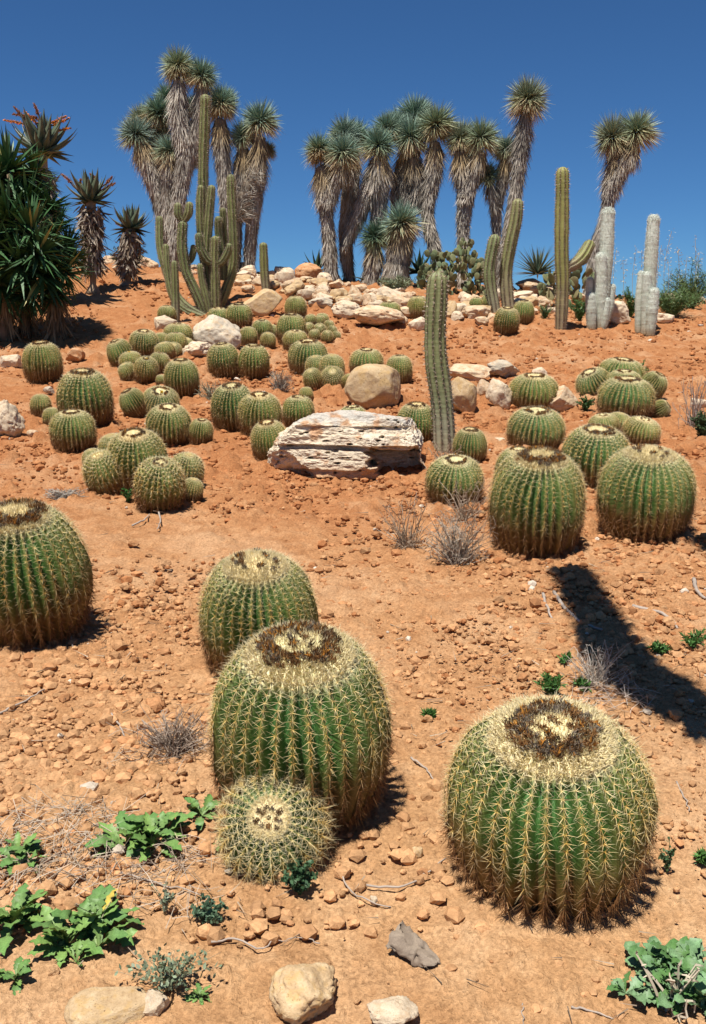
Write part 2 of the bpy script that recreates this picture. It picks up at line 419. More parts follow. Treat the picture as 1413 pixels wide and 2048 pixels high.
# ------------------------------------------------------------------ barrel cacti
def barrel_profile(phi):
    r = np.abs(np.cos(phi)) ** .80; z = np.sign(np.sin(phi)) * np.abs(np.sin(phi)) ** .88
    return r, z
PH0 = R(-58)
def make_barrel(seed, N, rows, per, areo, nsp, slen, sw, ring, wool_r=.34, wool=1, dark=1.0, tone=0, fuzz=500):
    rng = np.random.default_rng(seed); B = .86
    z0 = barrel_profile(np.array([PH0]))[1][0]
    phi = np.concatenate([PH0 + (R(90) - PH0) * np.linspace(0, 1, rows) ** .95]); phi[-1] = R(89.5)
    r, z = barrel_profile(phi); z = (z - z0) * B
    top = z.max()
    # slightly sunken crown
    z = z - .015 * np.exp(-(r / .12) ** 2)
    dr, dz = np.gradient(r), np.gradient(z); T = nrm(np.stack([dr, dz], -1)); Nn = np.stack([T[:, 1], -T[:, 0]], -1)
    na = N * per
    th = np.arange(na) * 2 * np.pi / na
    d = np.abs(((np.arange(na) / per + .5) % 1) - .5) * 2      # 0 on the ridge, 1 in the valley
    dep = .20 * sstep(.22, .62, r) * (1 - .25 * sstep(R(-10), R(-50), phi))
    jit = 1 + .02 * rng.normal(size=N)
    jit = np.repeat(jit, per)
    k = d ** 1.0
    rr = r[:, None] - dep[:, None] * k[None] * Nn[:, 0][:, None]
    zz = z[:, None] - dep[:, None] * k[None] * Nn[:, 1][:, None]
    thw = th[None] + .018 * np.sin(phi * 3 + seed)[:, None]
    V = np.stack([rr * np.cos(thw) * jit, rr * np.sin(thw) * jit, zz], -1)
    V += (fbm(V.reshape(-1, 3) * 2.4, 2, seed).reshape(V.shape[:2]) * .05)[..., None] * np.stack([np.cos(thw), np.sin(thw), 0 * thw], -1)
    Vf = V.reshape(-1, 3)
    i = np.arange(rows - 1)[:, None] * na; j = np.arange(na)[None]
    a = i + j; b = i + (j + 1) % na
    F = np.stack([a, b, b + na, a + na], -1).reshape(-1, 4)
    green = np.array([[.062, .165, .045], [.105, .195, .05], [.15, .215, .058]][tone])
    cork = np.array([.20, .115, .05]); cream = np.array([.72, .63, .42])
    pn = fbm(Vf * 3, 3, seed + 5).reshape(rows, na)
    lowt = sstep(R(10), R(-18), phi[:, None] + .28 * pn)
    C = lerp(np.broadcast_to(green, (rows, na, 3)), np.broadcast_to(cork, (rows, na, 3)), lowt * .9)
    ridge = (1 - d)[None] ** 3 * np.ones((rows, 1))
    C = lerp(C, np.broadcast_to([.30, .21, .07], C.shape), .55 * ridge)
    wt = sstep(wool_r + .16, wool_r + .02, r[:, None] + .10 * d[None] + .02 * pn)
    wt = wt * wool
    C = lerp(C, np.broadcast_to(cream, C.shape), wt)
    body = mk('barrel_body', Vf, F, M['body'], C.reshape(-1, 3))
    # spines
    acc = Acc()
    arc = np.concatenate([[0], np.cumsum(np.hypot(np.diff(r), np.diff(z)))])
    sa = np.linspace(arc[0] + .02, np.interp(-(wool_r + .02), -r[r.argmax():], arc[r.argmax():]), areo)
    for rib in range(N):
        aa = sa + rng.uniform(-.3, .3) * (sa[1] - sa[0])
        pr, pz, pp = np.interp(aa, arc, r), np.interp(aa, arc, z), np.interp(aa, arc, phi)
        jj = jit[rib * per]
        t0 = th[rib * per] + .018 * np.sin(pp * 3 + seed)
        nr, nz = np.interp(aa, arc, Nn[:, 0]), np.interp(aa, arc, Nn[:, 1])
        rad = np.stack([np.cos(t0), np.sin(t0), 0 * t0], -1)
        P = rad * (pr * jj)[:, None]; P[:, 2] = pz
        nn = rad * nr[:, None]; nn[:, 2] = nz
        sd = np.stack([-np.sin(t0), np.cos(t0), 0 * t0], -1); dn = np.cross(sd, nn)
        dn = dn * np.where(dn[:, 2:] > 0, -1, 1)
        ang = np.linspace(0, 2 * np.pi, nsp, endpoint=False)
        A = ang[None] + rng.normal(0, .22, (areo, nsp))
        e = rng.uniform(.10, .60, (areo, nsp))
        D = nn[:, None] * np.sin(e)[..., None] + (sd[:, None] * np.sin(A)[..., None] + dn[:, None] * np.cos(A)[..., None]) * np.cos(e)[..., None]
        cen = np.zeros((areo, nsp), bool); cen[:, ::5] = True
        D = np.where(cen[..., None], nrm(nn[:, None] * .8 + dn[:, None] * rng.uniform(.1, .9, (areo, nsp))[..., None] + .35 * sd[:, None] * rng.normal(size=(areo, nsp))[..., None]), D)
        L = slen * rng.uniform(.6, 1.25, (areo, nsp)) * np.where(cen, 1.1, 1.0) * (.5 + .5 * sstep(.35, .85, pr))[:, None]
        old = sstep(R(18), R(-12), pp + .12 * rng.normal(size=areo))[:, None] * np.ones((1, nsp))
        young = sstep(R(25), R(58), pp)[:, None] * np.ones((1, nsp))
        cb = lerp(lerp((.58, .36, .07), (.72, .58, .26), young), (.15, .066, .022), old)
        ct = lerp(lerp((.78, .70, .44), (.80, .75, .54), young), (.24, .115, .04), old)
        v = rng.uniform(.8, 1.15, (areo, nsp, 1))
        hang = sstep(R(6), R(-26), pp)[:, None] * np.ones((1, nsp))
        D = nrm(D + hang[..., None] * (nn[:, None] * .25 + np.array([0, 0, -.75]) + .3 * rng.normal(size=D.shape))); L = L * (1 + .55 * hang)
        spikes(acc, np.repeat(P, nsp, 0) + D.reshape(-1, 3) * .004, D.reshape(-1, 3), L.ravel(), sw * (1 + .5 * hang.ravel()), (cb * v).reshape(-1, 3), (ct * v).reshape(-1, 3), rng)
    sp = acc.mesh('barrel_spines', M['spine'], False)
    # crown wool fuzz
    acc = Acc(); n = fuzz
    rr_ = np.sqrt(rng.random(n)) * (wool_r + .06); tt = rng.random(n) * 2 * np.pi
    zt = np.interp(rr_, r[::-1], z[::-1])
    P = np.stack([rr_ * np.cos(tt), rr_ * np.sin(tt), zt - .01], -1)
    D = np.stack([np.cos(tt) * rr_ * 1.6, np.sin(tt) * rr_ * 1.6, np.ones(n)], -1) + .55 * rng.normal(size=(n, 3))
    cc = lerp((.74, .64, .42), (.70, .56, .20), rng.random(n) * (.5 if ring else 1)) * rng.uniform(.8, 1.1, (n, 1))
    spikes(acc, P, D, rng.uniform(.035, .085, n), .026 if fuzz < 700 else .0125, cc, cc * 1.05, rng)
    wl = acc.mesh('crown_wool', M['wool'], False)
    fl = None
    if ring:
        acc = Acc()
        for (r0, cnt, cov) in ring:
            ph0 = rng.uniform(0, 6.28)
            for q in range(cnt):
                a_ = 2 * np.pi * q / cnt + rng.normal() * .06
                if vnoise(np.array([[math.cos(a_ + ph0) * 1.6, math.sin(a_ + ph0) * 1.6, seed]]), seed)[0] > cov: continue
                rq = r0 + rng.normal() * .03
                c_ = np.array([rq * math.cos(a_), rq * math.sin(a_), np.interp(rq, r[::-1], z[::-1]) + .015])
                m = 26
                D = np.array([math.cos(a_) * .35, math.sin(a_) * .35, 1]) + .75 * rng.normal(size=(m, 3))
                D[:, 2] = np.abs(D[:, 2])
                base_c = np.array([[.08, .045, .022], [.14, .07, .028], [.20, .10, .035], [.15, .12, .09]][rng.integers(0, 4)]) * dark
                spikes(acc, c_ + .024 * rng.normal(size=(m, 3)) * [1, 1, .4], D, rng.uniform(.03, .062, m), .017, base_c, base_c * rng.uniform(.7, 2.2, (m, 1)), rng)
                if rng.random() < .15:
                    spikes(acc, c_ + .01 * rng.normal(size=(5, 3)), D[:5], .07, .03, (.42, .17, .03), (.5, .25, .05), rng)
        if acc.n: fl = acc.mesh('dried_flowers', M['flower'], False)
    return dict(body=body, spines=sp, wool=wl, flowers=fl, H=top, rng=rng)
RING = [(.30, 34, .45), (.36, 38, .4), (.41, 30, .1)]
RING2 = [(.28, 30, .25), (.34, 34, .1)]
RINGF = [(.22, 16, .1), (.27, 14, -.1)]
BK = {}
BK['h0'] = [make_barrel(1, 33, 46, 6, 27, 9, .108, .0062, [(.29, 36, .5), (.35, 40, .45), (.41, 40, .3), (.12, 8, .1)], .56, fuzz=4600)]
BK['h1'] = [make_barrel(2, 34, 46, 6, 27, 9, .108, .0062, [(.27, 36, .9), (.32, 40, .9), (.37, 44, .8), (.1, 7, .1)], .54, fuzz=4600)]
BK['h2'] = [make_barrel(3, 35, 44, 6, 25, 9, .108, .0062, [(.24, 20, .0), (.33, 24, -.1), (.40, 20, -.2)], .48, fuzz=3600)]
BK['h3'] = [make_barrel(4, 34, 44, 6, 25, 9, .108, .0062, [(.31, 36, .8), (.37, 42, .8), (.42, 42, .5)], .48, fuzz=3400)]
BK['hs'] = [make_barrel(5, 25, 36, 6, 17, 10, .27, .009, [(.15, 9, .2), (.21, 9, .1)], .33, fuzz=2200)]
BK['m'] = [make_barrel(10 + k, 30 + k, 32, 6, 20, 8, .125, .0105, RING if k != 1 else RING2, .44, fuzz=900, tone=[0, 1, 0, 1][k]) for k in range(4)]
BK['l'] = [make_barrel(20 + k, 26 + k * 2, 26, 4, 16, 7, .14, .017, [RING2, RING, RINGF, RING2][k], .40, fuzz=450, tone=[1, 1, 2, 0][k]) for k in range(4)]
BK['y'] = [make_barrel(30 + k, 24 + k, 26, 4, 15, 8, .19, .018, None if k != 1 else RINGF, .26, fuzz=400, tone=2) for k in range(3)]
BK['s'] = [make_barrel(40 + k, 18, 18, 4, 11, 8, .24, .03, [(.15, 8, .3)], .24, fuzz=160, tone=2) for k in range(2)]
_t = np.linspace(0, 2 * np.pi, 28, endpoint=False); _p = np.linspace(PH0, R(90), 16)
_r, _z = barrel_profile(_p); _z = (_z - barrel_profile(np.array([PH0]))[1][0]) * .86
PROF = np.stack([np.outer(_r, np.cos(_t)), np.outer(_r, np.sin(_t)), np.outer(_z, np.ones_like(_t))], -1).reshape(-1, 3)
acc = Acc(); _g = np.random.default_rng(3)
blades(acc, np.zeros((40, 3)), _g.normal(size=(40, 3)) * [.6, .6, .2] + [0, 0, 1], .13, .05, None, None, (.75, .45, .03), (.85, .62, .05), .6, _g)
FLW = acc.mesh('yellow_flower', M['flower'], False)
def barrel(cx, yt, yb, wpx, label, kind='m', lean=13, roll=0, var=None, zfix=None, group='golden barrel cacti on the slope'):
    lean = lean + (5 if kind in 'ml' else 0)
    Rm = Matrix.Rotation(R(roll), 3, 'Y') @ Matrix.Rotation(R(lean), 3, 'X')
    Rn = np.array(Rm)
    bx, by = float(cx), float(yb) - .12 * wpx
    base = hit(bx, by); r = wpx * .5 * mpp(base[1], by); zs = r
    for _ in range(16):
        base = hit(bx, by)
        p = proj((PROF * [r, r, zs]) @ Rn.T + base)
        x0, x1, y0, y1 = p[:, 0].min(), p[:, 0].max(), p[:, 1].min(), p[:, 1].max()
        r *= (wpx * .93 / (x1 - x0)) ** .8
        if zfix: zs = r * zfix
        else: zs = float(np.clip(zs * ((yb - yt) / (y1 - y0)) ** .7, r * .72, r * 1.35))
        bx += .8 * (cx - .5 * (x0 + x1)); by += .6 * (yb - y1)
    base = hit(bx, by)
    lst = BK[kind]; k = lst[(int(cx * 7 + yb * 3) if var is None else var) % len(lst)]
    rot = Rm @ Matrix.Rotation(random.uniform(0, 6.28), 3, 'Z')
    root = thing('barrel_cactus', label, 'cactus', base - np.array([0, 0, .03 * r]), group, rot, (r, r, zs))
    obj('body', k['body'], root); obj('spines', k['spines'], root, stuff=True)
    obj('crown_wool', k['wool'], root, stuff=True)
    if k['flowers']: obj('dried_flowers', k['flowers'], root, stuff=True)
    if 'yellow flower' in label: obj('flower', FLW, root, Vector((rot.inverted() @ Vector((.1, -.2, 0)))[:2]).to_3d() + Vector((0, 0, k['H'] * .99)))
    return root
G1 = 'golden barrel cacti in the foreground'
barrel(45, 1000, 1300, 292, 'large barrel cactus with thick dark flower ring and its own shadow on bare clods', 'h3', 14, group=G1)
barrel(516, 1100, 1372, 252, 'barrel cactus with pale crown and sparse flower tufts, standing behind a larger barrel', 'h2', 14, group=G1)
barrel(603, 1222, 1668, 380, 'tall large barrel cactus with dark flower ring, a small barrel leaning against its foot', 'h0', 13, group=G1)
barrel(548, 1508, 1772, 236, 'small long-spined barrel cactus tipped forward at the foot of a large barrel', 'hs', 48, -4, group=G1, zfix=1.0)
barrel(1103, 1393, 1832, 444, 'widest barrel cactus with complete brown flower ring, alone on smooth tan soil', 'h1', 14, -3, group=G1)
G2 = 'golden barrel cacti beside the column cactus and right-hand rocks'
barrel(1076, 895, 1118, 208, 'large barrel cactus with bold dark crown ring beside dry grey shrubs', 'h3', 14, group=G2)
barrel(1293, 890, 1082, 212, 'broad barrel cactus with pale crown and brown patches low on its ribs', 'h2', 10, group=G2)
barrel(910, 908, 1015, 122, 'bright green small barrel cactus behind dry twigs, below the grey column cactus', 'm', 12, var=1, group=G2)
barrel(1192, 848, 980, 148, 'barrel cactus with dark crown tufts behind two large barrels', 'm', 10, var=0, group=G2)
barrel(1073, 812, 905, 122, 'middle barrel cactus in a file of barrels below the white rocks', 'm', 8, var=2, group=G2)
barrel(1068, 745, 822, 106, 'barrel cactus with ragged crown standing against the pitted white rocks', 'm', 6, var=3, group=G2)
barrel(1253, 752, 842, 124, 'largest barrel of the crowded mound on the bare upper slope', 'm', 4, var=2, group=G2)
barrel(1188, 734, 800, 78, 'grey-crowned barrel cactus tilted outward on the crowded mound', 'm', 10, -28, var=0, group=G2)
barrel(1243, 714, 780, 100, 'hindmost barrel cactus on top of the crowded mound', 'm', 4, 4, var=3, group=G2)
barrel(1248, 738, 800, 80, 'barrel squeezed in the middle of the crowded mound', 'm', 6, var=1, group=G2)
barrel(1305, 738, 805, 66, 'barrel cactus tilting out of the crowded mound beside a green weed', 'm', 10, 26, var=1, group=G2)
barrel(1318, 775, 842, 52, 'narrow barrel with side-facing crown at the foot of the crowded mound', 'l', 14, 55, var=0, group=G2)
barrel(1284, 832, 895, 84, 'yellowish low barrel between the mound and the broad barrel', 'l', 10, 8, var=2, group=G2)
barrel(1208, 826, 875, 66, 'yellowish barrel peeping over a barrel with dark crown tufts', 'l', 6, -8, var=2, group=G2)
barrel(1238, 824, 870, 54, 'small pale young barrel below the crowded mound', 'y', 6, 10, var=0, group=G2)
barrel(1036, 893, 990, 96, 'barrel half hidden behind the barrel with bold dark crown ring', 'm', 6, var=1, group=G2)
barrel(940, 848, 932, 72, 'barrel cactus with upright brown tufts right behind the foot of the column cactus', 'm', 6, var=0, group=G2)
barrel(833, 787, 895, 84, 'barrel cactus between the pitted boulder and the column cactus', 'm', 6, var=2, group=G2)
G3 = 'golden barrel cacti in the middle of the slope'
barrel(466, 758, 865, 92, 'barrel cactus with black crown ring, first of three in a row by the long boulder', 'm', 10, var=0, group=G3)
barrel(521, 783, 875, 94, 'yellow-green barrel cactus in the middle of three in a row', 'm', 8, var=1, group=G3)
barrel(597, 790, 858, 68, 'greenest barrel cactus at the end of three in a row, above the long boulder', 'l', 6, var=0, group=G3)
barrel(540, 836, 925, 80, 'barrel cactus half hidden behind the end of the long boulder', 'm', 8, -6, var=3, group=G3)
barrel(706, 810, 862, 62, 'barrel cactus showing only its crown above the long boulder', 'l', 4, var=1, group=G3)
barrel(613, 770, 805, 30, 'tiny young barrel under the many-headed clump', 'y', 4, -10, var=0, group=G3)
barrel(447, 681, 757, 68, 'one of two touching twin barrels by the white boulder, nearer that boulder', 'l', 6, -3, var=3, group=G3)
barrel(508, 682, 759, 66, 'one of two touching twin barrels by the white boulder, farther from it', 'l', 6, 3, var=0, group=G3)
barrel(617, 678, 752, 84, 'broad barrel with brown tufts behind the many-headed clump', 'm', 6, var=2, group=G3)
barrel(627, 725, 782, 44, 'clump head with pale crown turned sideways over a dark hollow', 'y', 30, -18, var=0, group=G3)
barrel(665, 732, 784, 52, 'clump head with pale round crown facing straight out over a dark hollow', 'y', 45, 3, var=2, group=G3)
barrel(633, 706, 760, 46, 'clump head peeking between the broad barrel and pale-crowned heads', 'y', 15, -8, var=0, group=G3)
barrel(664, 708, 765, 54, 'rounded rear head of the many-headed clump', 'y', 10, 4, var=2, group=G3)
barrel(697, 735, 785, 38, 'outermost head of the clump, tilted towards the smooth tan boulder', 'y', 18, 32, var=1, group=G3)
barrel(734, 696, 752, 72, 'barrel cactus behind the smooth tan boulder, on bare clods', 'l', 6, var=0, group=G3)
barrel(799, 709, 768, 56, 'smaller barrel cactus at the shoulder of the smooth tan boulder', 'l', 4, var=2, group=G3)
G4 = 'golden barrel cacti below the rock wall'
barrel(591, 659, 706, 54, 'plain green barrel below the tall yellowish barrel', 'l', 8, var=2, group=G4)
barrel(583, 610, 690, 62, 'tall yellowish barrel with dark shaded foot beside the cluster of tiny heads', 'l', 2, var=1, zfix=1.3, group=G4)
barrel(592, 590, 640, 46, 'barrel peeping out behind the tall yellowish barrel', 'l', 2, var=2, group=G4)
for (x, yt, yb, ww, le, ro) in [(622, 628, 655, 27, 15, -10), (645, 626, 650, 28, 10, 4), (618, 645, 672, 28, 25, -12), (640, 646, 672, 28, 40, 0),
                                (658, 640, 665, 24, 25, 15), (664, 650, 676, 24, 30, 20), (655, 660, 688, 26, 35, 5), (672, 658, 684, 22, 25, 30), (640, 630, 655, 24, 20, -2), (630, 658, 684, 26, 30, -8)]:
    barrel(x, yt, yb, ww, 'one of the tiny brownish barrel heads packed in a cluster under the grey rock', 's', le, ro, group='tiny barrel heads in a cluster')
barrel(525, 638, 680, 44, 'barrel beside the tall yellowish barrel with two young ones at its side', 'l', 6, var=0, group=G4)
barrel(542, 648, 678, 32, 'young barrel squeezed behind another young one by the tall yellowish barrel', 'y', 8, 8, var=0, group=G4)
barrel(536, 664, 700, 34, 'young barrel in front of the others by the tall yellowish barrel', 'y', 16, 8, var=2, group=G4)
barrel(478, 606, 657, 56, 'barrel with black crown ring beside the round tan boulder', 'l', 3, var=1, group=G4)
barrel(437, 614, 655, 48, 'low barrel at the foot of the branching column cactus, behind the white boulder', 'l', 6, var=0, group=G4)
barrel(497, 653, 692, 38, 'small barrel half hidden beside the white boulder', 'y', 6, var=0, group=G4)
G5 = 'golden barrel cacti left of the white boulder'
barrel(334, 610, 648, 40, 'low barrel right behind a single grey column stem', 'l', 4, var=2, group=G5)
barrel(356, 645, 694, 64, 'wide pale barrel behind young ones, close to the white boulder', 'l', 4, var=2, group=G5)
barrel(288, 658, 716, 64, 'pale-ribbed barrel with brown tufts at the back of the loose group', 'l', 10, 5, var=3, group=G5)
barrel(241, 670, 738, 60, 'barrel tilted sideways with brown crown at the rim of the loose group', 'l', 12, -16, var=0, group=G5)
for (x, yt, yb, ww, le, ro) in [(330, 683, 720, 44, 14, -10), (352, 664, 705, 46, 8, 0), (323, 660, 700, 34, 6, -6), (372, 674, 705, 34, 18, 22), (348, 684, 715, 34, 35, 10)]:
    barrel(x, yt, yb, ww, 'young yellow-spined barrel packed in front of the wide pale barrel', 'y', le, ro, group='young barrels by the white boulder')
barrel(262, 702, 745, 50, 'young pale barrel behind the barrel with an open yellow flower', 'y', 8, -8, var=0, group=G5)
barrel(293, 709, 768, 52, 'barrel with an orange crown and open yellow flower in a tight group', 'y', 24, 6, var=1, group=G5)
barrel(256, 724, 764, 42, 'low young barrel leaning out of the tight group', 'y', 16, -20, var=2, group=G5)
barrel(319, 704, 745, 44, 'young barrel between the tight group and a lone barrel on dark foot', 'y', 10, 10, var=1, group=G5)
barrel(322, 738, 772, 22, 'tiny brown barrel seedling beside a lone barrel on dark foot', 's', 6, var=0, group=G5)
barrel(363, 715, 797, 76, 'lone barrel standing on a dark narrow foot', 'm', 6, var=1, group=G5)
barrel(268, 770, 838, 64, 'barrel tilted away from its neighbour with a tilted crown', 'm', 8, -26, var=0, group=G5)
barrel(321, 771, 838, 82, 'barrel with tilted crown and yellow flower behind a spiny round one', 'm', 22, 8, var=2, group=G5)
barrel(338, 806, 894, 98, 'spiny round yellow-green barrel above the front cluster', 'm', 12, 3, var=1, group=G5)
barrel(402, 816, 892, 52, 'narrow barrel tucked against the spiny round one', 'l', 6, 8, var=0, group=G5)
G6 = 'golden barrel cacti at the left of the slope'
barrel(85, 682, 766, 86, 'solitary barrel on a dark foot between two pale stones', 'm', 4, var=3, group=G6)
barrel(170, 737, 858, 122, 'big dark green barrel with white-rimmed black crown and broad shadow', 'm', 6, var=0, group=G6)
barrel(146, 818, 905, 100, 'squat barrel with yellow-tinged crown in front of the big dark green one', 'm', 6, var=1, group=G6)
barrel(82, 788, 834, 46, 'young barrel beside the big dark green one, outermost of two', 'y', 4, var=0, group=G6)
barrel(104, 800, 855, 40, 'young barrel beside the big dark green one, innermost of two', 'y', 4, var=2, group=G6)
G7 = 'golden barrel cacti of the front cluster'
barrel(274, 856, 990, 132, 'central barrel with brown tufts at the back of the front cluster', 'm', 12, var=1, group=G7)
barrel(211, 885, 996, 96, 'barrel with bright yellow crown on the front cluster', 'y', 26, -12, var=0, group=G7)
barrel(320, 912, 1028, 108, 'foremost round barrel of the front cluster casting a dark shadow', 'y', 24, 8, var=1, group=G7)
barrel(372, 893, 985, 76, 'flowerless barrel behind the foremost one on the front cluster', 'y', 12, 14, var=2, group=G7)
barrel(384, 930, 1006, 48, 'small low barrel under the flowerless one on the front cluster', 'y', 8, 14, var=0, group=G7)
barrel(187, 874, 945, 48, 'barrel at the outer edge of the front cluster behind the yellow crown', 'y', 8, -10, var=0, group=G7)
barrel(228, 862, 935, 66, 'barrel between the yellow crown and the central barrel', 'y', 12, -6, var=2, group=G7)
G8 = 'golden barrel cacti near the crest'
barrel(1014, 608, 671, 54, 'round ringed barrel at the foot of the paired column cactus', 'l', 14, var=3, group=G8)
barrel(1048, 596, 648, 46, 'barrel with shaded foot behind the round ringed one', 'l', 2, var=0, group=G8)
barrel(978, 588, 622, 36, 'barrel tucked among wall stones behind the paired column cactus', 'l', 2, var=2, group=G8)
barrel(953, 594, 622, 30, 'small barrel among wall stones beside another', 'l', 2, var=0, group=G8)
barrel(779, 602, 640, 48, 'barrel with dark crown half sunk among the wall stones', 'l', 2, var=1, group=G8)
barrel(836, 586, 638, 44, 'barrel among wall stones just behind the grey column cactus', 'l', 2, var=2, group=G8)

# ------------------------------------------------------------------ rocks
def rock_mesh(seed, sub, mat, planes=11, cut=(.55, .92), amp=.10, fr=1.6, pits=0, flat=False):
    rng = np.random.default_rng(seed); V, F = ico(sub)
    V = V * rng.uniform(.85, 1.15, 3)
    for _ in range(planes):
        n = nrm(rng.normal(size=3)); d = rng.uniform(*cut); s = V @ n
        m = s > d; V[m] -= np.outer(s[m] - d, n) * .92
    nn = nrm(V)
    V = V + nn * (amp * fbm(V * fr, 3, seed) + amp * .45 * fbm(V * fr * 3.3, 3, seed + 3) + amp * .30 * fbm(V * fr * 9, 2, seed + 6) + (amp * .14 * fbm(V * fr * 22, 2, seed + 7) if sub > 4 else 0))[:, None]
    if pits:
        c = nn[rng.integers(0, len(nn), pits)]; rad = rng.uniform(.05, .13, pits)
        for ci, ri in zip(c, rad):
            q = (nn - ci) * [1, 1, 1.9]; V -= nn * (1.1 * ri * np.exp(-(np.linalg.norm(q, axis=1) / ri) ** 2 * 1.4))[:, None]
    V = V / np.abs(V).max(0)
    return mk('rock_%d' % seed, V, F, mat, None, not flat and sub > 4)
ROCKS = {k: [rock_mesh(100 + 10 * i + j, 3, M[k], flat=True, amp=.17, planes=14, cut=(.5, .9)) for j in range(n)] for i, (k, n) in enumerate(
    [('rock', 6), ('rock_white', 4), ('rock_grey', 3), ('rock_tan', 3), ('rock_red', 3), ('soil', 4)])}
def rock(cx, cy, wp, hp, label, kind='rock', mesh=None, name='stone', group=None, depth=.8, rot=None, sink=.12, cat='stone'):
    yb = cy + hp * .5
    p = hit(cx, yb - hp * .12)
    k = mpp(p[1], cy); w_, h_ = wp * .5 * k, hp * .5 * k
    dpt = max(w_ * depth, h_ * .7)
    me = mesh or random.choice(ROCKS[kind])
    rz = random.uniform(-.5, .5) if rot is None else rot
    if mesh is None and random.random() < .5: rz += math.pi
    o = obj(name, me, None, (p[0], p[1] + dpt * .55, gz(p[0], p[1] + dpt * .3) + h_ * (1 - 2 * sink)), (random.uniform(-.1, .1), random.uniform(-.12, .12), rz), (w_, dpt, h_))
    return tag(o, label, cat, group)
# the long pitted boulder
def long_boulder():
    rng = np.random.default_rng(77); Vs, Fs = [], []; N_ = 78; off = 0
    ga, gb = np.meshgrid(np.linspace(-1, 1, N_), np.linspace(-1, 1, N_), indexing='ij')
    i_ = np.arange(N_ - 1)[:, None] * N_; j_ = np.arange(N_ - 1)[None]; a_ = i_ + j_
    Q_ = np.stack([a_, a_ + N_, a_ + N_ + 1, a_ + 1], -1).reshape(-1, 4)
    for ax in range(3):
        for sg in (-1, 1):
            P_ = np.zeros((N_ * N_, 3)); P_[:, ax] = sg; P_[:, (ax + 1) % 3] = ga.ravel(); P_[:, (ax + 2) % 3] = gb.ravel()
            Vs.append(P_); Fs.append((Q_ if sg > 0 else Q_[:, ::-1]) + off); off += N_ * N_
    V, F = np.vstack(Vs), np.vstack(Fs)
    for q, d in (((-.80, -.1, .60), .94), ((.95, -.1, .25), .99), ((-.85, -.35, -.40), .90), ((.0, -.62, .78), 1.08), ((-.55, -.5, .67), 1.22), ((.6, -.5, .6), 1.3), ((-.3, .1, .95), 1.0), ((.25, .0, .97), 1.0), ((-.25, -.95, .1), .97), ((.35, -.9, .25), 1.0), ((-.6, -.75, .1), 1.06), ((-.95, 0, .1), .93), ((-.5, -.1, -.86), 1.0), ((.55, -.75, -.35), 1.12), ((.75, .0, .66), 1.18)):
        q = np.array(q) / np.linalg.norm(q); s = V @ q; m = s > d; V[m] -= np.outer(s[m] - d, q)
    V += nrm(V) * (.16 * fbm(V * [1.1, 1.3, 1.2], 3, 41) + .05 * fbm(V * [3.2, 3, 3.4], 2, 42))[:, None]
    x, y, z = V.T.copy()
    front = sstep(.2, -.3, y)
    zz = z + .10 * fbm(np.stack([x * 1.6, y, z * .4], -1), 3, 8) + .05 * x
    # beds of unequal hardness: crisp steps across the face
    edges = np.array([-2, -.78, -.55, -.30, -.02, .10, .38, .62, 2.]); offs = np.array([.34, .14, .02, .08, .34, .0, .07, .0])
    lay = np.zeros(len(z))
    for e0, e1, o_ in zip(edges[:-1], edges[1:], offs):
        w_ = sstep(e0 - .012, e0 + .012, zz) * sstep(e1 + .012, e1 - .012, zz)
        lay += w_ * (o_ * (.55 + .9 * vnoise(np.stack([x * 2.2, np.full(len(x), e0 * 9), 0 * x], -1), 4) ** 2))
    V[:, 1] += lay * front
    rgh = .05 * np.abs(fbm(np.stack([x * 5, y * 4, z * 7], -1), 4, 10)) + .035 * fbm(np.stack([x * 11, y * 9, z * 13], -1), 3, 12) + .016 * fbm(np.stack([x * 34, y * 20, z * 34], -1), 2, 13)
    V -= nrm(V * [.6, 1, 1]) * rgh[:, None]
    hol = sstep(.34, .40, x + .14 * vnoise(V * 3.1, 2) + .08 * vnoise(V * 9, 4)) * sstep(1.0, .93, x + .08 * vnoise(V * 6, 9)) * sstep(.06, .0, zz + .10 * vnoise(V * 4, 3)) * sstep(-.75, -.62, zz + .3 * vnoise(V * 3, 6)) * front
    V[:, 1] += 1.0 * hol
    for _ in range(60):
        c = np.array([rng.uniform(-.95, .9), 0, rng.uniform(-.7, .8)]); a, b = rng.uniform(.008, .05) * rng.uniform(.5, 1.2), rng.uniform(.012, .04) * rng.uniform(.5, 1)
        g = sstep(1.3, .7, np.sqrt(((x - c[0]) / a) ** 2 + ((z - c[2]) / b) ** 2)) * front
        V[:, 1] += rng.uniform(.05, .22) * g
    V[:, 2] -= .05 * np.clip(-x - .3, 0, 1)
    me = mk('long_boulder', V, F, M['rock_long'], None, False)
    p = hit(690, 962); k = mpp(p[1], 900)
    o = obj('boulder', me, None, (p[0], p[1] + .30, gz(p[0], p[1]) + 54 * k), (R(-6), R(-1.5), R(-4)), (163 * k, .30, 76 * k))
    tag(o, 'long pitted limestone boulder with a hollow overhang, lying across the slope', 'boulder')
t = NT('long_limestone', .9, .2); p = t.coord('Object', (2, 1, 1)); a = t.noise(p, 1.7, 6, .6); b = t.noise(p, 9, 5, .65); f = t.noise(p, 45, 3)
c = t.ramp(a, [(.32, (.56, .46, .34)), (.5, (.68, .57, .42)), (.7, (.76, .67, .53))])
sx = t.n('ShaderNodeSeparateXYZ'); t.l(t.coord('Object'), sx.inputs[0])
zt = t.n('ShaderNodeMath', operation='MULTIPLY_ADD'); t.l(a, zt.inputs[0]); zt.inputs[1].default_value = -1.2; t.l(sx.outputs[2], zt.inputs[2])
c = t.mix(c, (.50, .47, .42), t.ramp(zt.outputs[0], [(-.0, (0, 0, 0)), (.22, (.8, .8, .8))]))
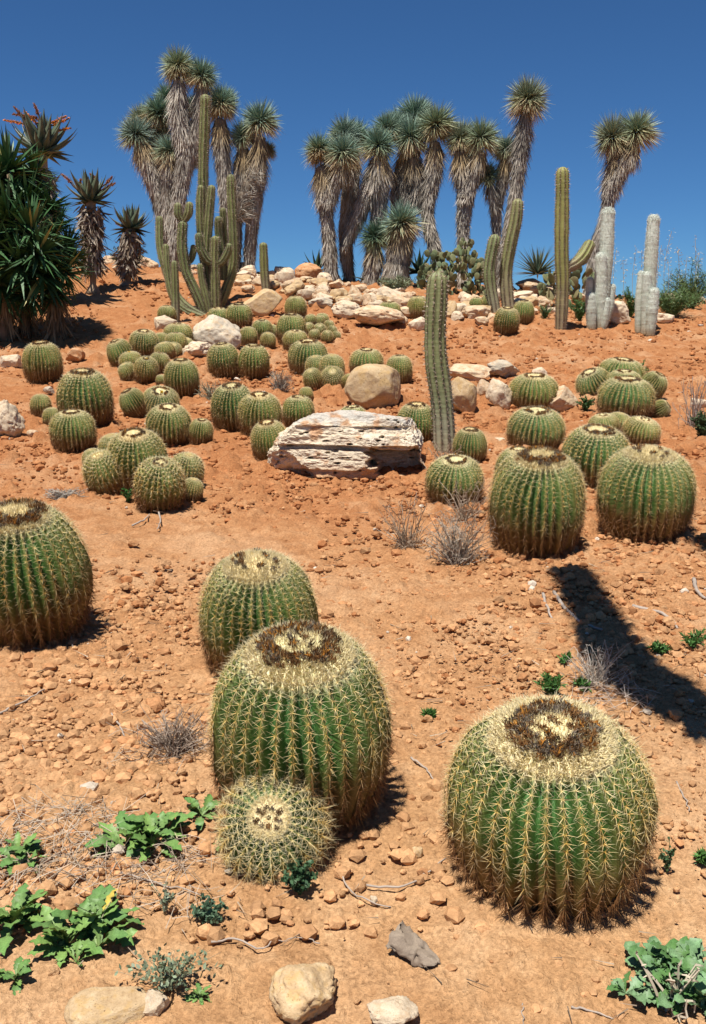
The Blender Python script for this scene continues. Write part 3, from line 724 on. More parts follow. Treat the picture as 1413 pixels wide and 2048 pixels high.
c = t.mix(c, (.46, .20, .065), t.ramp(zt.outputs[0], [(-.0, (1, 1, 1)), (.01, (0, 0, 0))]) if False else t.ramp(t.noise(p, 2.1, 4), [(.55, (0, 0, 0)), (.66, (.7, .7, .7))]))
lm = t.n('ShaderNodeMapRange'); lm.inputs['From Min'].default_value = -.35; lm.inputs['From Max'].default_value = -.85; t.l(sx.outputs[2], lm.inputs[0])
c = t.mix(c, (.50, .23, .075), lm.outputs[0])
c = t.mix(c, t.ramp(b, [(.3, (.6, .56, .52)), (.46, (1, 1, 1)), (.75, (1.1, 1.1, 1.1))]), 1.0, 'MULTIPLY')
t.base(c); b1 = t.bump(b, .6, .05); t.bump(f, .4, .02, b1); M['rock_long'] = t.m
long_boulder()
B5 = lambda s, k, **kw: rock_mesh(s, 5, M[k], **kw)
rock(750, 778, 124, 104, 'smooth rounded tan boulder standing above the long pitted boulder', mesh=B5(201, 'rock_tan', planes=9, cut=(.7, .95), amp=.07), name='boulder', rot=.2, cat='boulder', depth=.75)
rock(434, 672, 104, 82, 'white-grey weathered boulder with a green sprig, beside the twin barrels', mesh=B5(202, 'rock_grey', planes=14, amp=.12, pits=14), name='boulder', rot=.3, cat='boulder')
rock(392, 702, 84, 34, 'low ragged ledge at the foot of the white-grey boulder', mesh=B5(203, 'rock_white', planes=12, amp=.16, pits=12), name='boulder', rot=-.2, cat='boulder')
rock(525, 610, 86, 62, 'round-faced tan boulder beside the barrel with black crown ring', mesh=B5(204, 'rock_tan', planes=8, cut=(.6, .95), amp=.08), name='boulder', rot=.1, cat='boulder', depth=.6)
rock(325, 648, 56, 34, 'pale speckled rock behind the wide pale barrel', mesh=B5(205, 'rock_white', pits=20), rot=.3)
rock(18, 724, 52, 36, 'smooth cream stone beside the solitary barrel', 'rock_white')
rock(147, 713, 46, 34, 'pale stone with red underside right behind the solitary barrel', 'rock_red')
rock(4, 845, 76, 88, 'jagged grey-white rock near the two young barrels', mesh=B5(206, 'rock_white', planes=12, amp=.2, pits=10), name='boulder', rot=0, cat='boulder')
rock(64, 868, 24, 16, 'small pale stone next to the jagged grey-white rock', 'rock')
rock(97, 782, 26, 18, 'dark grey stone behind the young barrel pair', 'rock_grey')
GR = 'rocks beside the file of barrels'
rock(927, 797, 62, 84, 'big brown rock with shaded underside beside the column cactus', mesh=B5(207, 'rock_tan', planes=10, amp=.09), group=GR, name='boulder', cat='boulder', rot=.4)
rock(938, 748, 92, 44, 'flat pale rock above the big brown rock', 'rock', group=GR)
rock(1007, 742, 74, 42, 'pitted lichen-grey rock on the bare upper slope', mesh=B5(208, 'rock_grey', planes=10, amp=.15, pits=25), group=GR, rot=0)
rock(1003, 792, 64, 70, 'angular cream rock with hollow below, beside the ragged-crowned barrel', mesh=B5(209, 'rock_white', planes=12, amp=.13), group=GR, rot=.2)
rock(967, 781, 40, 44, 'small cream rock wedged between two bigger rocks', 'rock', group=GR)
rock(1082, 748, 40, 26, 'pale rock tip showing behind the ragged-crowned barrel', 'rock_white', group=GR)
rock(1126, 800, 84, 58, 'slanting pinkish rock slab at the side of the ragged-crowned barrel', mesh=B5(210, 'rock', planes=10, amp=.1), group=GR, rot=.5)
rock(1000, 880, 22, 12, 'small pale stone in front of the file of barrels', 'rock_white', group=GR)
rock(1400, 806, 34, 22, 'pale stone half hidden by a dark bush at the slope edge', 'rock_white', group=GR)
# dry wall below the trees
GW = 'stones of the rough wall along the crest'
ADJ = ['cream', 'pale', 'tan', 'buff', 'sandy']
WL = [(105, 160, 55, 60), (40, 168, 55, 36), (80, 200, 54, 44), (155, 174, 44, 34), (145, 218, 76, 54), (245, 182, 44, 38), (255, 232, 66, 54), (325, 178, 124, 112), (375, 240, 108, 90),
      (470, 196, 86, 38), (545, 212, 96, 44), (480, 266, 86, 54), (580, 246, 116, 64), (665, 232, 86, 64), (685, 296, 104, 108), (605, 300, 48, 48), (785, 286, 100, 98), (870, 336, 74, 78),
      (890, 386, 64, 38), (930, 271, 74, 38), (868, 276, 54, 38), (905, 292, 54, 34), (940, 304, 84, 44), (1030, 302, 176, 112), (1130, 322, 74, 88), (1090, 470, 86, 60), (1215, 390, 74, 104),
      (1200, 488, 106, 90), (25, 218, 64, 44), (512, 246, 44, 34), (990, 262, 60, 34), (1070, 268, 76, 40), (1170, 290, 46, 34), (820, 330, 50, 40), (430, 200, 60, 30), (300, 235, 50, 40), (200, 240, 50, 36)]
place = ['beside the short column cactus', 'below the red rock', 'below the shaggy trunks', 'among the wall stones', 'under the trailing grey-green cushion']
for i, (zx, zy, zw, zh) in enumerate(WL):
    px, py = 470 + zx / 3.286, 500 + zy / 3.286
    where = place[0] if px < 560 else place[1] if px < 640 else place[2] if px < 730 else place[4] if px < 830 else 'just behind the grey column cactus'
    size = 'small' if zw < 60 else 'large' if zw > 100 else 'mid-sized'
    rock(px, py, zw / 3.286 * 1.25, zh / 3.286 * 1.25, '%s %s wall stone %s' % (size, ['cream', 'tan', 'pinkish'][i % 3], where), ['rock', 'rock', 'rock_tan', 'rock_white'][i % 4], group=GW)
for i in range(58):
    px = random.uniform(485, 1110); py = np.interp(px, [480, 560, 640, 720, 850, 1000, 1110], [548, 565, 582, 600, 612, 612, 596]) + random.gauss(0, 13)
    s_ = random.uniform(20, 38)
    rock(px, py, s_ * 1.2, s_ * .85, 'medium pale stone tumbled along the terrace of the rough wall', ['rock_white', 'rock', 'rock_tan', 'rock_white'][i % 4], group='medium stones along the terrace')
for i in range(46):
    px = random.uniform(480, 850); py = np.interp(px, [480, 560, 640, 720, 850], [545, 560, 575, 590, 610]) + random.gauss(0, 12)
    s_ = random.uniform(10, 22)
    rock(px, py, s_ * 1.2, s_ * .85, 'little filler stone wedged among the larger wall stones', ['rock', 'rock_tan', 'rock_white'][i % 3], group='little filler stones of the wall')
rock(616, 547, 62, 42, 'big rusty red rock crowning the wall beside the dark agave', mesh=B5(211, 'rock_red', planes=9, amp=.12), group=None, name='boulder', cat='boulder')
rock(642, 608, 54, 25, 'blue-grey flat rock beside the cluster of tiny heads', mesh=B5(212, 'rock_grey', planes=10, amp=.12))
rock(691, 622, 62, 40, 'deeply pitted white rock above the cluster of tiny heads', mesh=B5(213, 'rock_white', planes=12, amp=.16, pits=30))
rock(760, 643, 108, 42, 'flat slab with shaded red underside jutting from the slope', mesh=B5(214, 'rock', planes=12, amp=.12, pits=12), name='boulder', cat='boulder', rot=0, sink=-.05)
WR = [(934, 595, 30, 22), (955, 628, 54, 26), (925, 618, 34, 20), (914, 634, 26, 20), (964, 644, 26, 18), (900, 618, 28, 46), (1049, 592, 40, 22), (1090, 584, 46, 28), (1106, 590, 24, 28), (1072, 604, 26, 18), (985, 634, 28, 16), (940, 608, 30, 16), (1030, 590, 26, 18)]
for i, (x, y, a, b) in enumerate(WR):
    rock(x, y, a * 1.2, b * 1.2, '%s wall stone %s' % (['cream', 'pale pinkish', 'tan'][i % 3], 'between the grey and the paired column cactus' if x < 1000 else 'behind the paired column cactus'), ['rock_white', 'rock', 'rock_tan'][i % 3], group='stones about the paired column cactus')
rock(1064, 556, 62, 30, 'red-bellied overhanging slab under the spiky rosette', mesh=B5(215, 'rock_red', planes=9, amp=.1), name='boulder', cat='boulder', sink=.15)
rock(1241, 628, 58, 50, 'white angular rock between the two woolly cacti', mesh=B5(216, 'rock_white', planes=10, amp=.12), rot=.3)
rock(1332, 636, 44, 24, 'flat cream rock beside the second woolly cactus', 'rock_white')
rock(1388, 578, 64, 30, 'long whitish rock behind the feathery green bush', mesh=B5(217, 'rock_white', planes=10, amp=.12), rot=0)
rock(1340, 574, 40, 22, 'pale rock half covered by the feathery green bush', 'rock_white')
rock(1160, 596, 40, 24, 'pale rock behind the tall column cactus', 'rock')
for (x, y, a, b) in [(216, 522, 34, 22), (238, 538, 34, 18), (205, 538, 30, 18), (286, 520, 34, 30), (305, 530, 26, 20), (388, 520, 28, 16), (380, 545, 30, 18), (268, 530, 28, 18)]:
    rock(x, y, a, b, 'pale stone on the crest around the small aloe trees', 'rock', group='pale stones around the small aloe trees')
# foreground stones
rock(622, 1998, 176, 110, 'big pale block of limestone half buried in foreground soil', mesh=B5(220, 'rock_tan', planes=16, amp=.20, cut=(.5, .85), pits=6), rot=.2, name='boulder', cat='boulder', sink=.25, depth=.9)
rock(205, 2030, 170, 70, 'yellowish half-buried rock beside sprawling grey-green weeds', mesh=B5(221, 'rock_tan', planes=8, amp=.08), rot=.1, sink=.3)
rock(305, 2010, 58, 60, 'pinkish white stone beside the yellowish half-buried rock', 'rock_white', sink=.25)
rock(785, 2040, 110, 60, 'white chalky stone at the foot of bare soil', mesh=B5(222, 'rock_white', planes=14, amp=.16, cut=(.5, .85)), rot=0)
rock(835, 1705, 24, 30, 'egg-shaped tan pebble between the large barrels', 'rock_tan')
rock(748, 1802, 16, 22, 'bright white stone chip beside a thin twig', 'rock_white')
for i in range(70):
    while True:
        px, py = random.uniform(0, 1413), random.uniform(1040, 2030)
        if not (860 < px < 1340 and 1380 < py < 1850) and not (390 < px < 800 and 1080 < py < 1790) and not (px < 200 and py < 1310): break
    s = random.choice([10, 12, 14, 16, 20, 26]) * (1 if py < 1600 or px < 500 else .7)
    rock(px, py, s, s * .7, 'loose clod of orange earth lying on the open soil', 'soil', group='loose clods of earth on the open soil', name='clod', cat='clod')
# dead cactus husk on the soil
acc = Acc()
rngd = np.random.default_rng(5)
nu, nv = 26, 16
U, Vv = np.meshgrid(np.linspace(-1, 1, nu), np.linspace(-1, 1, nv))
th = Vv * 1.5
X = U * (1 + .15 * np.sin(3 * Vv)); Yh = np.sin(th) * .55 * (1 - .35 * U); Zh = np.cos(th) * .35
Pq = np.stack([X, Yh, Zh], -1).reshape(-1, 3); Pq += .34 * np.stack([fbm(Pq * 2.5, 3, 5), fbm(Pq * 2.5, 3, 6), fbm(Pq * 3, 3, 7)], -1)
i = np.arange(nv - 1)[:, None] * nu; j = np.arange(nu - 1)[None]; a = i + j
top = Pq; bot = Pq - [0, 0, .05]
Fh = np.stack([a, a + 1, a + nu + 1, a + nu], -1).reshape(-1, 4)
cc = lerp((.14, .105, .08), (.36, .29, .22), (fbm(Pq * 4, 3, 9) + 1) / 2)
acc.add(np.vstack([top, bot]), F4=np.vstack([Fh, Fh[:, ::-1] + nu * nv]), C=np.vstack([cc, cc * .8]))
p_ = hit(828, 1912)
tag(obj('dead_cactus_husk', acc.mesh('husk', M['dry']), None, p_ + [0, 0, .012], (.1, .25, -.75), (.062, .06, .05)), 'shrivelled grey husk of dead cactus lying on bare soil', 'husk')
# ------------------------------------------------------------------ ribbed columns
def ribbed(P, rad, N=9, depth=.24, per=4, spl=.22, spn=5, spw=.014, ar=None, cols=None, rng=RNG, tip=True):
    """a ribbed stem along P; returns stem mesh, spine mesh"""
    L = np.concatenate([[0], np.cumsum(np.linalg.norm(np.diff(P, axis=0), axis=1))])
    rm = rad.mean(); n = max(10, int(L[-1] / (rm * .55)))
    s = np.linspace(0, L[-1], n)
    s = np.concatenate([s[:-1], L[-1] - rm * np.array([.55, .3, .14, .05, .0])[0:0], [L[-1]]])
    Q = np.stack([np.interp(s, L, P[:, k]) for k in range(3)], -1); rd = np.interp(s, L, rad)
    # domed tip
    T, Nn, Bn = frames(Q)
    dome = np.array([.25, .5, .7, .85, .95, 1.0])
    tipr = rd[-1]
    Q = np.vstack([Q, Q[-1] + T[-1] * tipr * 1.05 * dome[:, None]]); rd = np.concatenate([rd, tipr * np.sqrt(1 - (dome * .985) ** 2)])
    T, Nn, Bn = frames(Q); k = len(Q); na = N * per
    rd = rd * (1 + .03 * vnoise(np.stack([np.arange(k) * .9, np.ones(k), np.full(k, P[0, 0] * 9)], -1), 7) + .06 * vnoise(np.stack([np.arange(k) * .3, np.zeros(k), np.full(k, P[0, 0] * 9)], -1), 3))
    th = np.arange(na) * 2 * np.pi / na
    d = np.abs(((np.arange(na) / per + .5) % 1) - .5) * 2
    rr = rd[:, None] * (1 - depth * (d ** 1.3)[None])
    V = Q[:, None] + rr[..., None] * (np.cos(th)[None, :, None] * Nn[:, None] + np.sin(th)[None, :, None] * Bn[:, None])
    i = np.arange(k - 1)[:, None] * na; j = np.arange(na)[None]; a = i + j; b = i + (j + 1) % na
    F = np.stack([a, b, b + na, a + na], -1).reshape(-1, 4)
    cols = cols or ((.13, .17, .075), (.26, .22, .16))
    t_ = np.concatenate([np.linspace(0, 1, k)])
    pn = fbm(V.reshape(-1, 3) * 6, 3, 4).reshape(k, na)
    old = sstep(.42, .04, t_[:, None] + .14 * pn)
    C = lerp(np.broadcast_to(cols[0], V.shape), np.broadcast_to(cols[1], V.shape), old)
    C = lerp(C, np.broadcast_to(np.array([.10, .07, .045]), V.shape), ((1 - d) ** 4 * .7)[None] * np.ones((k, 1)))
    stem = mk('stem', V.reshape(-1, 3), F, M['col_body'], C.reshape(-1, 3))
    acc = Acc()
    step = rm * .38; Ls = np.concatenate([[0], np.cumsum(np.linalg.norm(np.diff(Q, axis=0), axis=1))])
    sa = np.arange(step, Ls[-1] - rm * .05, step); m = len(sa)
    for rib in range(N):
        f = [np.interp(sa, Ls, V[:, rib * per, c_]) for c_ in range(3)]; p_ = np.stack(f, -1)
        q_ = np.stack([np.interp(sa, Ls, Q[:, c_]) for c_ in range(3)], -1); nn = nrm(p_ - q_)
        for _ in range(spn):
            D = nn * .75 + .62 * rng.normal(size=(m, 3)); t01 = sa / Ls[-1]
            cc = lerp((.24, .18, .14), (.46, .36, .27), t01) * rng.uniform(.6, 1.3, (m, 1))
            spikes(acc, p_, D, rm * spl * rng.uniform(.6, 1.3, m), rm * spw * 4.2, cc, cc * 1.25, rng)
    return stem, acc.mesh('stem_spines', M['spine'], False)
def stems(name, label, cat, arms, Y, cols=None, N=9, group=None, spl=.3, base_ix=0):
    """arms: list of (pixel path from foot to tip with widths, depth offset)"""
    rng = np.random.default_rng(int(Y * 100) + len(arms))
    f = arms[base_ix][0][0]
    foot = np.array([at_y(f[0], f[1], Y)[0], Y, 0]); foot[2] = gz(foot[0], Y)
    root = thing(name, label, cat, foot, group)
    for path, dy, grounded in arms:
        P = []; Wd = []
        for k, (x, y, w_) in enumerate(path):
            yy = Y + (dy if not isinstance(dy, tuple) else dy[0] + (dy[1] - dy[0]) * k / (len(path) - 1))
            P.append(at_y(x, y, yy)); Wd.append(w_ * .5 * mpp(yy, y))
        P = np.array(P)
        if grounded: P[0, 2] = min(P[0, 2], gz(P[0, 0], P[0, 1]) - .03)
        C = catmull(P, 24); rad = np.interp(np.linspace(0, 1, 24), np.linspace(0, 1, len(Wd)), Wd)
        C[-1] = C[-2] + (C[-1] - C[-2]) * .3
        st, sp = ribbed(C, rad, N, cols=cols, spl=spl, rng=rng)
        o = obj('stem', st, root, -foot); obj('spines', sp, o, stuff=True)
    return root
def foot_y(x, y): return hit(x, y)[1]
GREY = ((.235, .245, .13), (.34, .32, .26))
stems('column_cactus', 'grey-green ribbed column cactus with a gentle bend beside the long boulder', 'cactus',
      [([(890, 905, 43), (888, 850, 45), (883, 790, 46), (873, 720, 46), (871, 660, 44), (874, 600, 43), (876, 556, 40)], 0, True)], foot_y(890, 900), GREY, 10, spl=.26)
stems('column_cactus', 'tall straight yellow-green column cactus with one upturned arm', 'cactus',
      [([(1122, 662, 20), (1124, 625, 25), (1126, 560, 27), (1124, 500, 28), (1125, 420, 28), (1126, 334, 25)], 0, True),
       ([(1132, 537, 21), (1152, 527, 23), (1168, 510, 25), (1179, 490, 24)], (.05, .25), False)], foot_y(1122, 660), ((.26, .265, .10), (.27, .22, .16)), 9)
yp = foot_y(1000, 625)
stems('column_cactus', 'paired column cactus, one grey curved stem and one taller stem leaning away', 'cactus',
      [([(992, 628, 23), (985, 590, 24), (979, 545, 25), (984, 505, 26), (990, 478, 24)], 0, True),
       ([(1019, 625, 26), (1014, 580, 26), (1013, 540, 26), (1021, 490, 26), (1032, 440, 26), (1036, 404, 23)], .15, True)], yp, ((.21, .235, .12), (.32, .29, .23)), 9)
stems('column_cactus', 'short single column cactus standing before the crest stones', 'cactus',
      [([(533, 582, 17), (529, 540, 17), (527, 490, 16)], 0, True)], foot_y(533, 582), ((.18, .20, .075), (.27, .25, .20)), 8)
stems('column_cactus', 'single greyish column stem in front of the branching column cactus', 'cactus',
      [([(352, 645, 16), (351, 590, 16), (349, 525, 15)], 0, True)], foot_y(352, 645), ((.16, .19, .085), (.30, .27, .22)), 8)
stems('column_cactus', 'column cactus rising out of the dark green yucca clump', 'cactus',
      [([(96, 600, 24), (98, 520, 25), (105, 460, 25), (112, 412, 21)], 0, True)], foot_y(96, 600) , ((.17, .20, .07), (.25, .22, .15)), 9)
yc = foot_y(425, 622)
BG = ((.165, .195, .085), (.16, .175, .085))
stems('column_cactus', 'big branching column cactus with many upright arms before the shaggy yuccas', 'cactus', [
    ([(432, 615, 20), (431, 560, 20), (430, 520, 20), (431, 477, 18)], -.06, True),
    ([(430, 528, 14), (415, 520, 16), (402, 498, 18), (398, 471, 16)], (-.06, -.14), False),
    ([(432, 530, 13), (446, 521, 14), (456, 504, 15), (459, 492, 13)], (-.06, -.12), False),
    ([(424, 618, 18), (416, 540, 20), (408, 430, 21), (407, 330, 21), (410, 240, 22), (411, 192, 20)], .25, True),
    ([(420, 610, 16), (408, 520, 17), (402, 450, 18), (401, 400, 18), (402, 375, 15)], .08, True),
    ([(428, 612, 16), (415, 520, 17), (418, 440, 18), (424, 372, 16)], .05, True),
    ([(436, 618, 18), (452, 580, 20), (467, 530, 20), (467, 460, 19), (463, 390, 18), (462, 352, 17)], .12, True),
    ([(446, 560, 13), (443, 500, 14), (437, 460, 16), (437, 438, 15)], (.1, .0), False),
    ([(450, 560, 13), (449, 480, 14), (447, 440, 14), (446, 420, 13)], (.3, .25), False),
    ([(412, 634, 19), (392, 585, 20), (372, 540, 20), (364, 490, 21), (366, 445, 20)], -.12, True),
    ([(365, 442, 13), (357, 428, 17), (356, 412, 15)], -.12, False),
    ([(368, 442, 13), (377, 426, 17), (379, 410, 15)], -.12, False),
    ([(410, 634, 15), (372, 612, 17), (345, 575, 16), (322, 500, 17), (319, 432, 16)], (-.2, .1), True),
    ([(408, 636, 15), (366, 618, 16), (345, 590, 15), (335, 540, 15), (332, 488, 13)], (-.25, -.1), True),
    ([(420, 622, 15), (412, 595, 15), (404, 560, 14), (400, 530, 12)], -.15, True),
    ([(372, 528, 11), (382, 518, 13), (387, 502, 13), (387, 494, 11)], .0, False)], yc, BG, 9, spl=.4)
# ------------------------------------------------------------------ silver woolly columns
def woolly(label, arms, Y):
    rng = np.random.default_rng(int(Y * 31))
    f = arms[0][0]; x0 = at_y(f[0], f[1], Y)[0]; foot = np.array([x0, Y, gz(x0, Y)])
    root = thing('woolly_cactus', label, 'cactus', foot, 'silver woolly cacti on the crest')
    for k, path in enumerate(arms):
        dy = [0, -.12, -.05, -.2, .02, -.16][k % 6]
        P = np.array([at_y(x, y, Y + dy) for x, y, _ in path]); P[0, 2] = min(P[0, 2], gz(P[0, 0], P[0, 1]) - .02)
        Wd = np.array([w_ * .59 * mpp(Y, y) for x, y, w_ in path])
        C = catmull(P, 40); rad = np.interp(np.linspace(0, 1, 40), np.linspace(0, 1, len(Wd)), Wd)
        tipr = rad[-1]; T = nrm(C[-1] - C[-2])
        dome = np.linspace(.12, 1, 9)
        C = np.vstack([C, C[-1] + T * tipr * 1.2 * dome[:, None]]); rad = np.concatenate([rad, tipr * np.sqrt(1.0001 - dome ** 2)])
        rad = rad * (1 + .03 * vnoise(np.stack([np.arange(len(rad)) * .9, 0 * rad, 0 * rad + k], -1), k))
        acc = Acc(); t_ = np.linspace(0, 1, len(C))
        cl = lerp(lerp((.36, .27, .17), (.50, .53, .45), sstep(0, .16, t_)), (.60, .63, .56), sstep(.25, .95, t_))
        tube(acc, C, rad, 20, np.vstack([np.repeat(cl, 20, 0), cl[-1:], cl[:1]]))
        st = obj('stem', acc.mesh('woolly_stem', M['woolly']), root, -foot)
        acc = Acc(); n = int(1300 * len(path)); u = rng.random(n) * (len(C) - 1.01); i_ = u.astype(int); fr = (u - i_)[:, None]
        Tt, Nn, Bn = frames(C); q = C[i_] * (1 - fr) + C[i_ + 1] * fr; a_ = rng.random(n)[:, None] * 6.283
        nn = np.cos(a_) * Nn[i_] + np.sin(a_) * Bn[i_]
        p_ = q + nn * rad[i_][:, None] * .97
        c_ = lerp((.44, .37, .27), (.66, .69, .62), sstep(.03, .3, u / len(C))) * rng.uniform(.8, 1.12, (n, 1))
        spikes(acc, p_, nn * .5 + .6 * rng.normal(size=(n, 3)) + [0, 0, -.1], tipr * rng.uniform(.12, .42, n), tipr * .045, c_, c_ * 1.05, rng)
        obj('hair', acc.mesh('woolly_hair', M['wool'], False), st, stuff=True)
    return root
woolly('silver woolly cactus with six stems, its tallest before the leaning yucca trunk',
       [[(1199, 655, 20), (1206, 590, 23), (1213, 510, 24), (1217, 430, 22)], [(1203, 655, 20), (1202, 590, 22), (1203, 518, 19)],
        [(1184, 652, 13), (1181, 600, 15), (1181, 563, 13)], [(1184, 654, 14), (1183, 620, 18), (1182, 596, 15)],
        [(1206, 655, 13), (1219, 615, 15), (1225, 576, 12)], [(1205, 656, 13), (1210, 630, 16), (1214, 604, 13)]], foot_y(1200, 655))
woolly('silver woolly cactus of four stems beside tall dry grass, tallest stem slightly buff',
       [[(1297, 660, 18), (1299, 580, 22), (1304, 500, 22), (1308, 443, 20)], [(1292, 667, 16), (1294, 600, 18), (1295, 553, 15)],
        [(1277, 664, 11), (1279, 600, 13), (1283, 549, 11)], [(1302, 662, 14), (1305, 620, 20), (1309, 586, 16)]], foot_y(1293, 665))
# ------------------------------------------------------------------ shaggy yucca trees
def yucca_head(seed, n=1300, green=(.15, .215, .165), dry=1.0):
    rng = np.random.default_rng(seed); acc = Acc()
    cz = 1 - 1.75 * rng.random(n) ** .95; th = rng.random(n) * 6.283; s_ = np.sqrt(np.maximum(0, 1 - cz * cz))
    D = np.stack([s_ * np.cos(th), s_ * np.sin(th), cz], -1); D += .16 * rng.normal(size=D.shape)
    L = rng.uniform(.68, 1.08, n) * (1 - .12 * (cz < -.3))
    B = .07 * rng.normal(size=(n, 3)); B[:, 2] -= .18 * s_ * (cz < .3) + .16 * (cz < -.1)
    age = sstep(-.10, -.55, cz + .15 * rng.normal(size=n)) * dry
    g = np.array(green) * rng.uniform(.7, 1.45, (n, 1)); yel = sstep(.35, -.25, cz)[:, None]
    g = g * (1 - .55 * yel) + np.array([.27, .27, .12]) * .55 * yel
    C = lerp(g, np.array([.42, .32, .19]) * rng.uniform(.6, 1.2, (n, 1)), age)
    blades(acc, D * .10 + [0, 0, -.05], D, L * .93, .030, None, B, C * 1.05, C * 1.55, .8, rng)
    return acc.mesh('yucca_head', M['leafy'], False)
HEADS = [yucca_head(300 + k, green=[(.15, .215, .165), (.17, .22, .15), (.13, .20, .15), (.165, .225, .185)][k % 4], dry=[1, .7, 1, .5, 1][k % 5]) for k in range(5)]
HEAD_DARK = yucca_head(310, 1000, (.07, .12, .08), .3)
HEAD_DRY = yucca_head(311, 1300, (.17, .20, .14), 1.0)
def yucca(label, Y, trunks, heads, group='shaggy blue-green yucca trees along the crest', shag=1.0):
    rng = np.random.default_rng(int(trunks[0][0][0][0] * 13 + Y * 7))
    f = trunks[0][0][0]; x0 = at_y(f[0], f[1], Y)[0]; foot = np.array([x0, Y, gz(x0, Y)])
    root = thing('yucca_tree', label, 'tree', foot, group)
    for path, dy, grounded, top_dry in trunks:
        P = np.array([at_y(x, y, Y + dy) for x, y, _ in path]); Wd = np.array([w_ * .5 * mpp(Y, y) for _, y, w_ in path])
        if grounded: P[0, 2] = min(P[0, 2], gz(P[0, 0], P[0, 1]) - .05)
        C = catmull(P, 30); rad = np.interp(np.linspace(0, 1, 30), np.linspace(0, 1, len(Wd)), Wd)
        rad = rad * .86 * (1 + .16 * vnoise(np.stack([np.arange(30) * .38, np.zeros(30), np.full(30, P[0, 0] * 5)], -1), 5))
        acc = Acc(); tube(acc, C, rad, 12, (.20, .165, .125))
        tr = obj('trunk', acc.mesh('yucca_trunk', M['shag']), root, -foot)
        Ls = np.concatenate([[0], np.cumsum(np.linalg.norm(np.diff(C, axis=0), axis=1))]); n = int(1700 * Ls[-1] * shag * (rad.mean() / .14))
        T, Nn, Bn = frames(C); u = rng.random(n) * 28.99; i_ = u.astype(int); fr = (u - i_)[:, None]
        q = C[i_] * (1 - fr) + C[i_ + 1] * fr; a_ = rng.random(n)[:, None] * 6.283
        nn = np.cos(a_) * Nn[i_] + np.sin(a_) * Bn[i_]; p_ = q + nn * rad[i_][:, None] * rng.uniform(.75, 1.0, (n, 1))
        D = -T[i_] * .8 + np.array([0, 0, -.7]) + nn * rng.uniform(.05, .5, (n, 1)) + .22 * rng.normal(size=(n, 3))
        tt = u / 29
        cl = lerp((.40, .35, .285), (.60, .54, .455), rng.random(n)) * (.82 + .45 * vnoise(np.stack([tt * 8, a_[:, 0] * .5, 0 * tt + P[0, 0]], -1), 8))[:, None]
        if top_dry: cl = lerp(cl, np.array([.42, .30, .15]) * rng.uniform(.6, 1.2, (n, 1)), sstep(.78, 1.0, tt) * .9)
        D = D + nn * (.35 * sstep(.6, .95, tt))[:, None]; blades(acc := Acc(), p_, D, rng.uniform(.10, .24, n) * (1 + 1.0 * sstep(.55, .95, tt)), rng.uniform(.008, .016, n), np.cross(D, nn) + .3 * rng.normal(size=(n, 3)), None, cl * .8, cl * 1.15, 1.0, rng)
        obj('dead_leaf_skirt', acc.mesh('skirt', M['shag'], False), tr, stuff=True)
    for k, (x, y, d, dy, kind) in enumerate(heads):
        p_ = at_y(x, y, Y + dy); r = d * .5 * mpp(Y, y) * 1.30
        me = HEAD_DARK if kind == 'd' else HEAD_DRY if kind == 't' else HEADS[int(x + y) % 5]
        obj('crown', me, root, p_ - foot, (rng.uniform(-.35, .35), rng.uniform(-.4, .4), rng.uniform(0, 6.28)), (r * rng.uniform(.88, 1.12), r * rng.uniform(.88, 1.12), r * rng.uniform(.88, 1.1)))
    return root
yucca('tall forked yucca with two high round crowns behind the branching column cactus', 19.6,
      [([(344, 545, 26), (350, 470, 27), (358, 400, 28), (366, 345, 34), (373, 300, 48), (362, 255, 40), (357, 205, 27), (357, 160, 24)], 0, True, False),
       ([(376, 310, 44), (388, 265, 36), (400, 220, 28), (404, 175, 24)], .05, False, False)],
      [(356, 130, 64, 0, ''), (402, 150, 70, .05, ''), (385, 215, 48, .8, ''), (395, 320, 36, .7, 'd')])
yucca('many-headed dark-trunked yucca with a cluster of crowns, behind small aloe trees', 20.1,
      [([(346, 545, 30), (342, 480, 36), (328, 420, 42), (312, 370, 40), (296, 320, 36), (282, 285, 34)], 0, True, True),
       ([(340, 470, 34), (338, 400, 36), (340, 340, 36), (341, 310, 30)], -.15, False, True), ([(318, 390, 30), (316, 320, 30), (316, 260, 26)], .3, False, True)],
      [(272, 266, 68, 0, ''), (283, 238, 56, .4, 't'), (318, 224, 66, .2, ''), (336, 196, 58, .6, ''), (340, 300, 58, -.2, ''), (322, 262, 40, .3, 't')])
yucca('single-crowned yucca with pale shaggy trunk right beside the tallest cactus arm', 19.8,
      [([(462, 545, 30), (456, 440, 30), (450, 360, 32), (444, 300, 28), (440, 240, 25)], 0, True, True)], [(441, 206, 66, 0, ''), (452, 203, 50, .2, '')])
yucca('yucca with dark bare lower trunk and shaggy upper arms, two crowns over open sky', 19.9,
      [([(498, 555, 20), (500, 500, 26), (506, 440, 28), (513, 390, 30), (516, 340, 34), (519, 275, 28)], 0, True, True),
       ([(466, 500, 26), (474, 430, 32), (484, 370, 38), (488, 300, 28)], .1, True, True), ([(515, 345, 30), (500, 370, 36), (485, 410, 30), (476, 440, 16)], -.1, False, False)],
      [(520, 240, 68, 0, ''), (487, 272, 62, .1, 'g'), (536, 300, 34, .4, '')])
yucca('pale-trunked yucca with two crowns at the outer end of the dense row', 19.4,
      [([(664, 565, 34), (659, 490, 29), (655, 440, 32), (651, 390, 38), (646, 335, 38)], 0, True, True), ([(656, 400, 36), (672, 360, 38), (683, 325, 32)], -.1, False, True)],
      [(640, 300, 66, 0, ''), (686, 303, 68, -.15, '')])
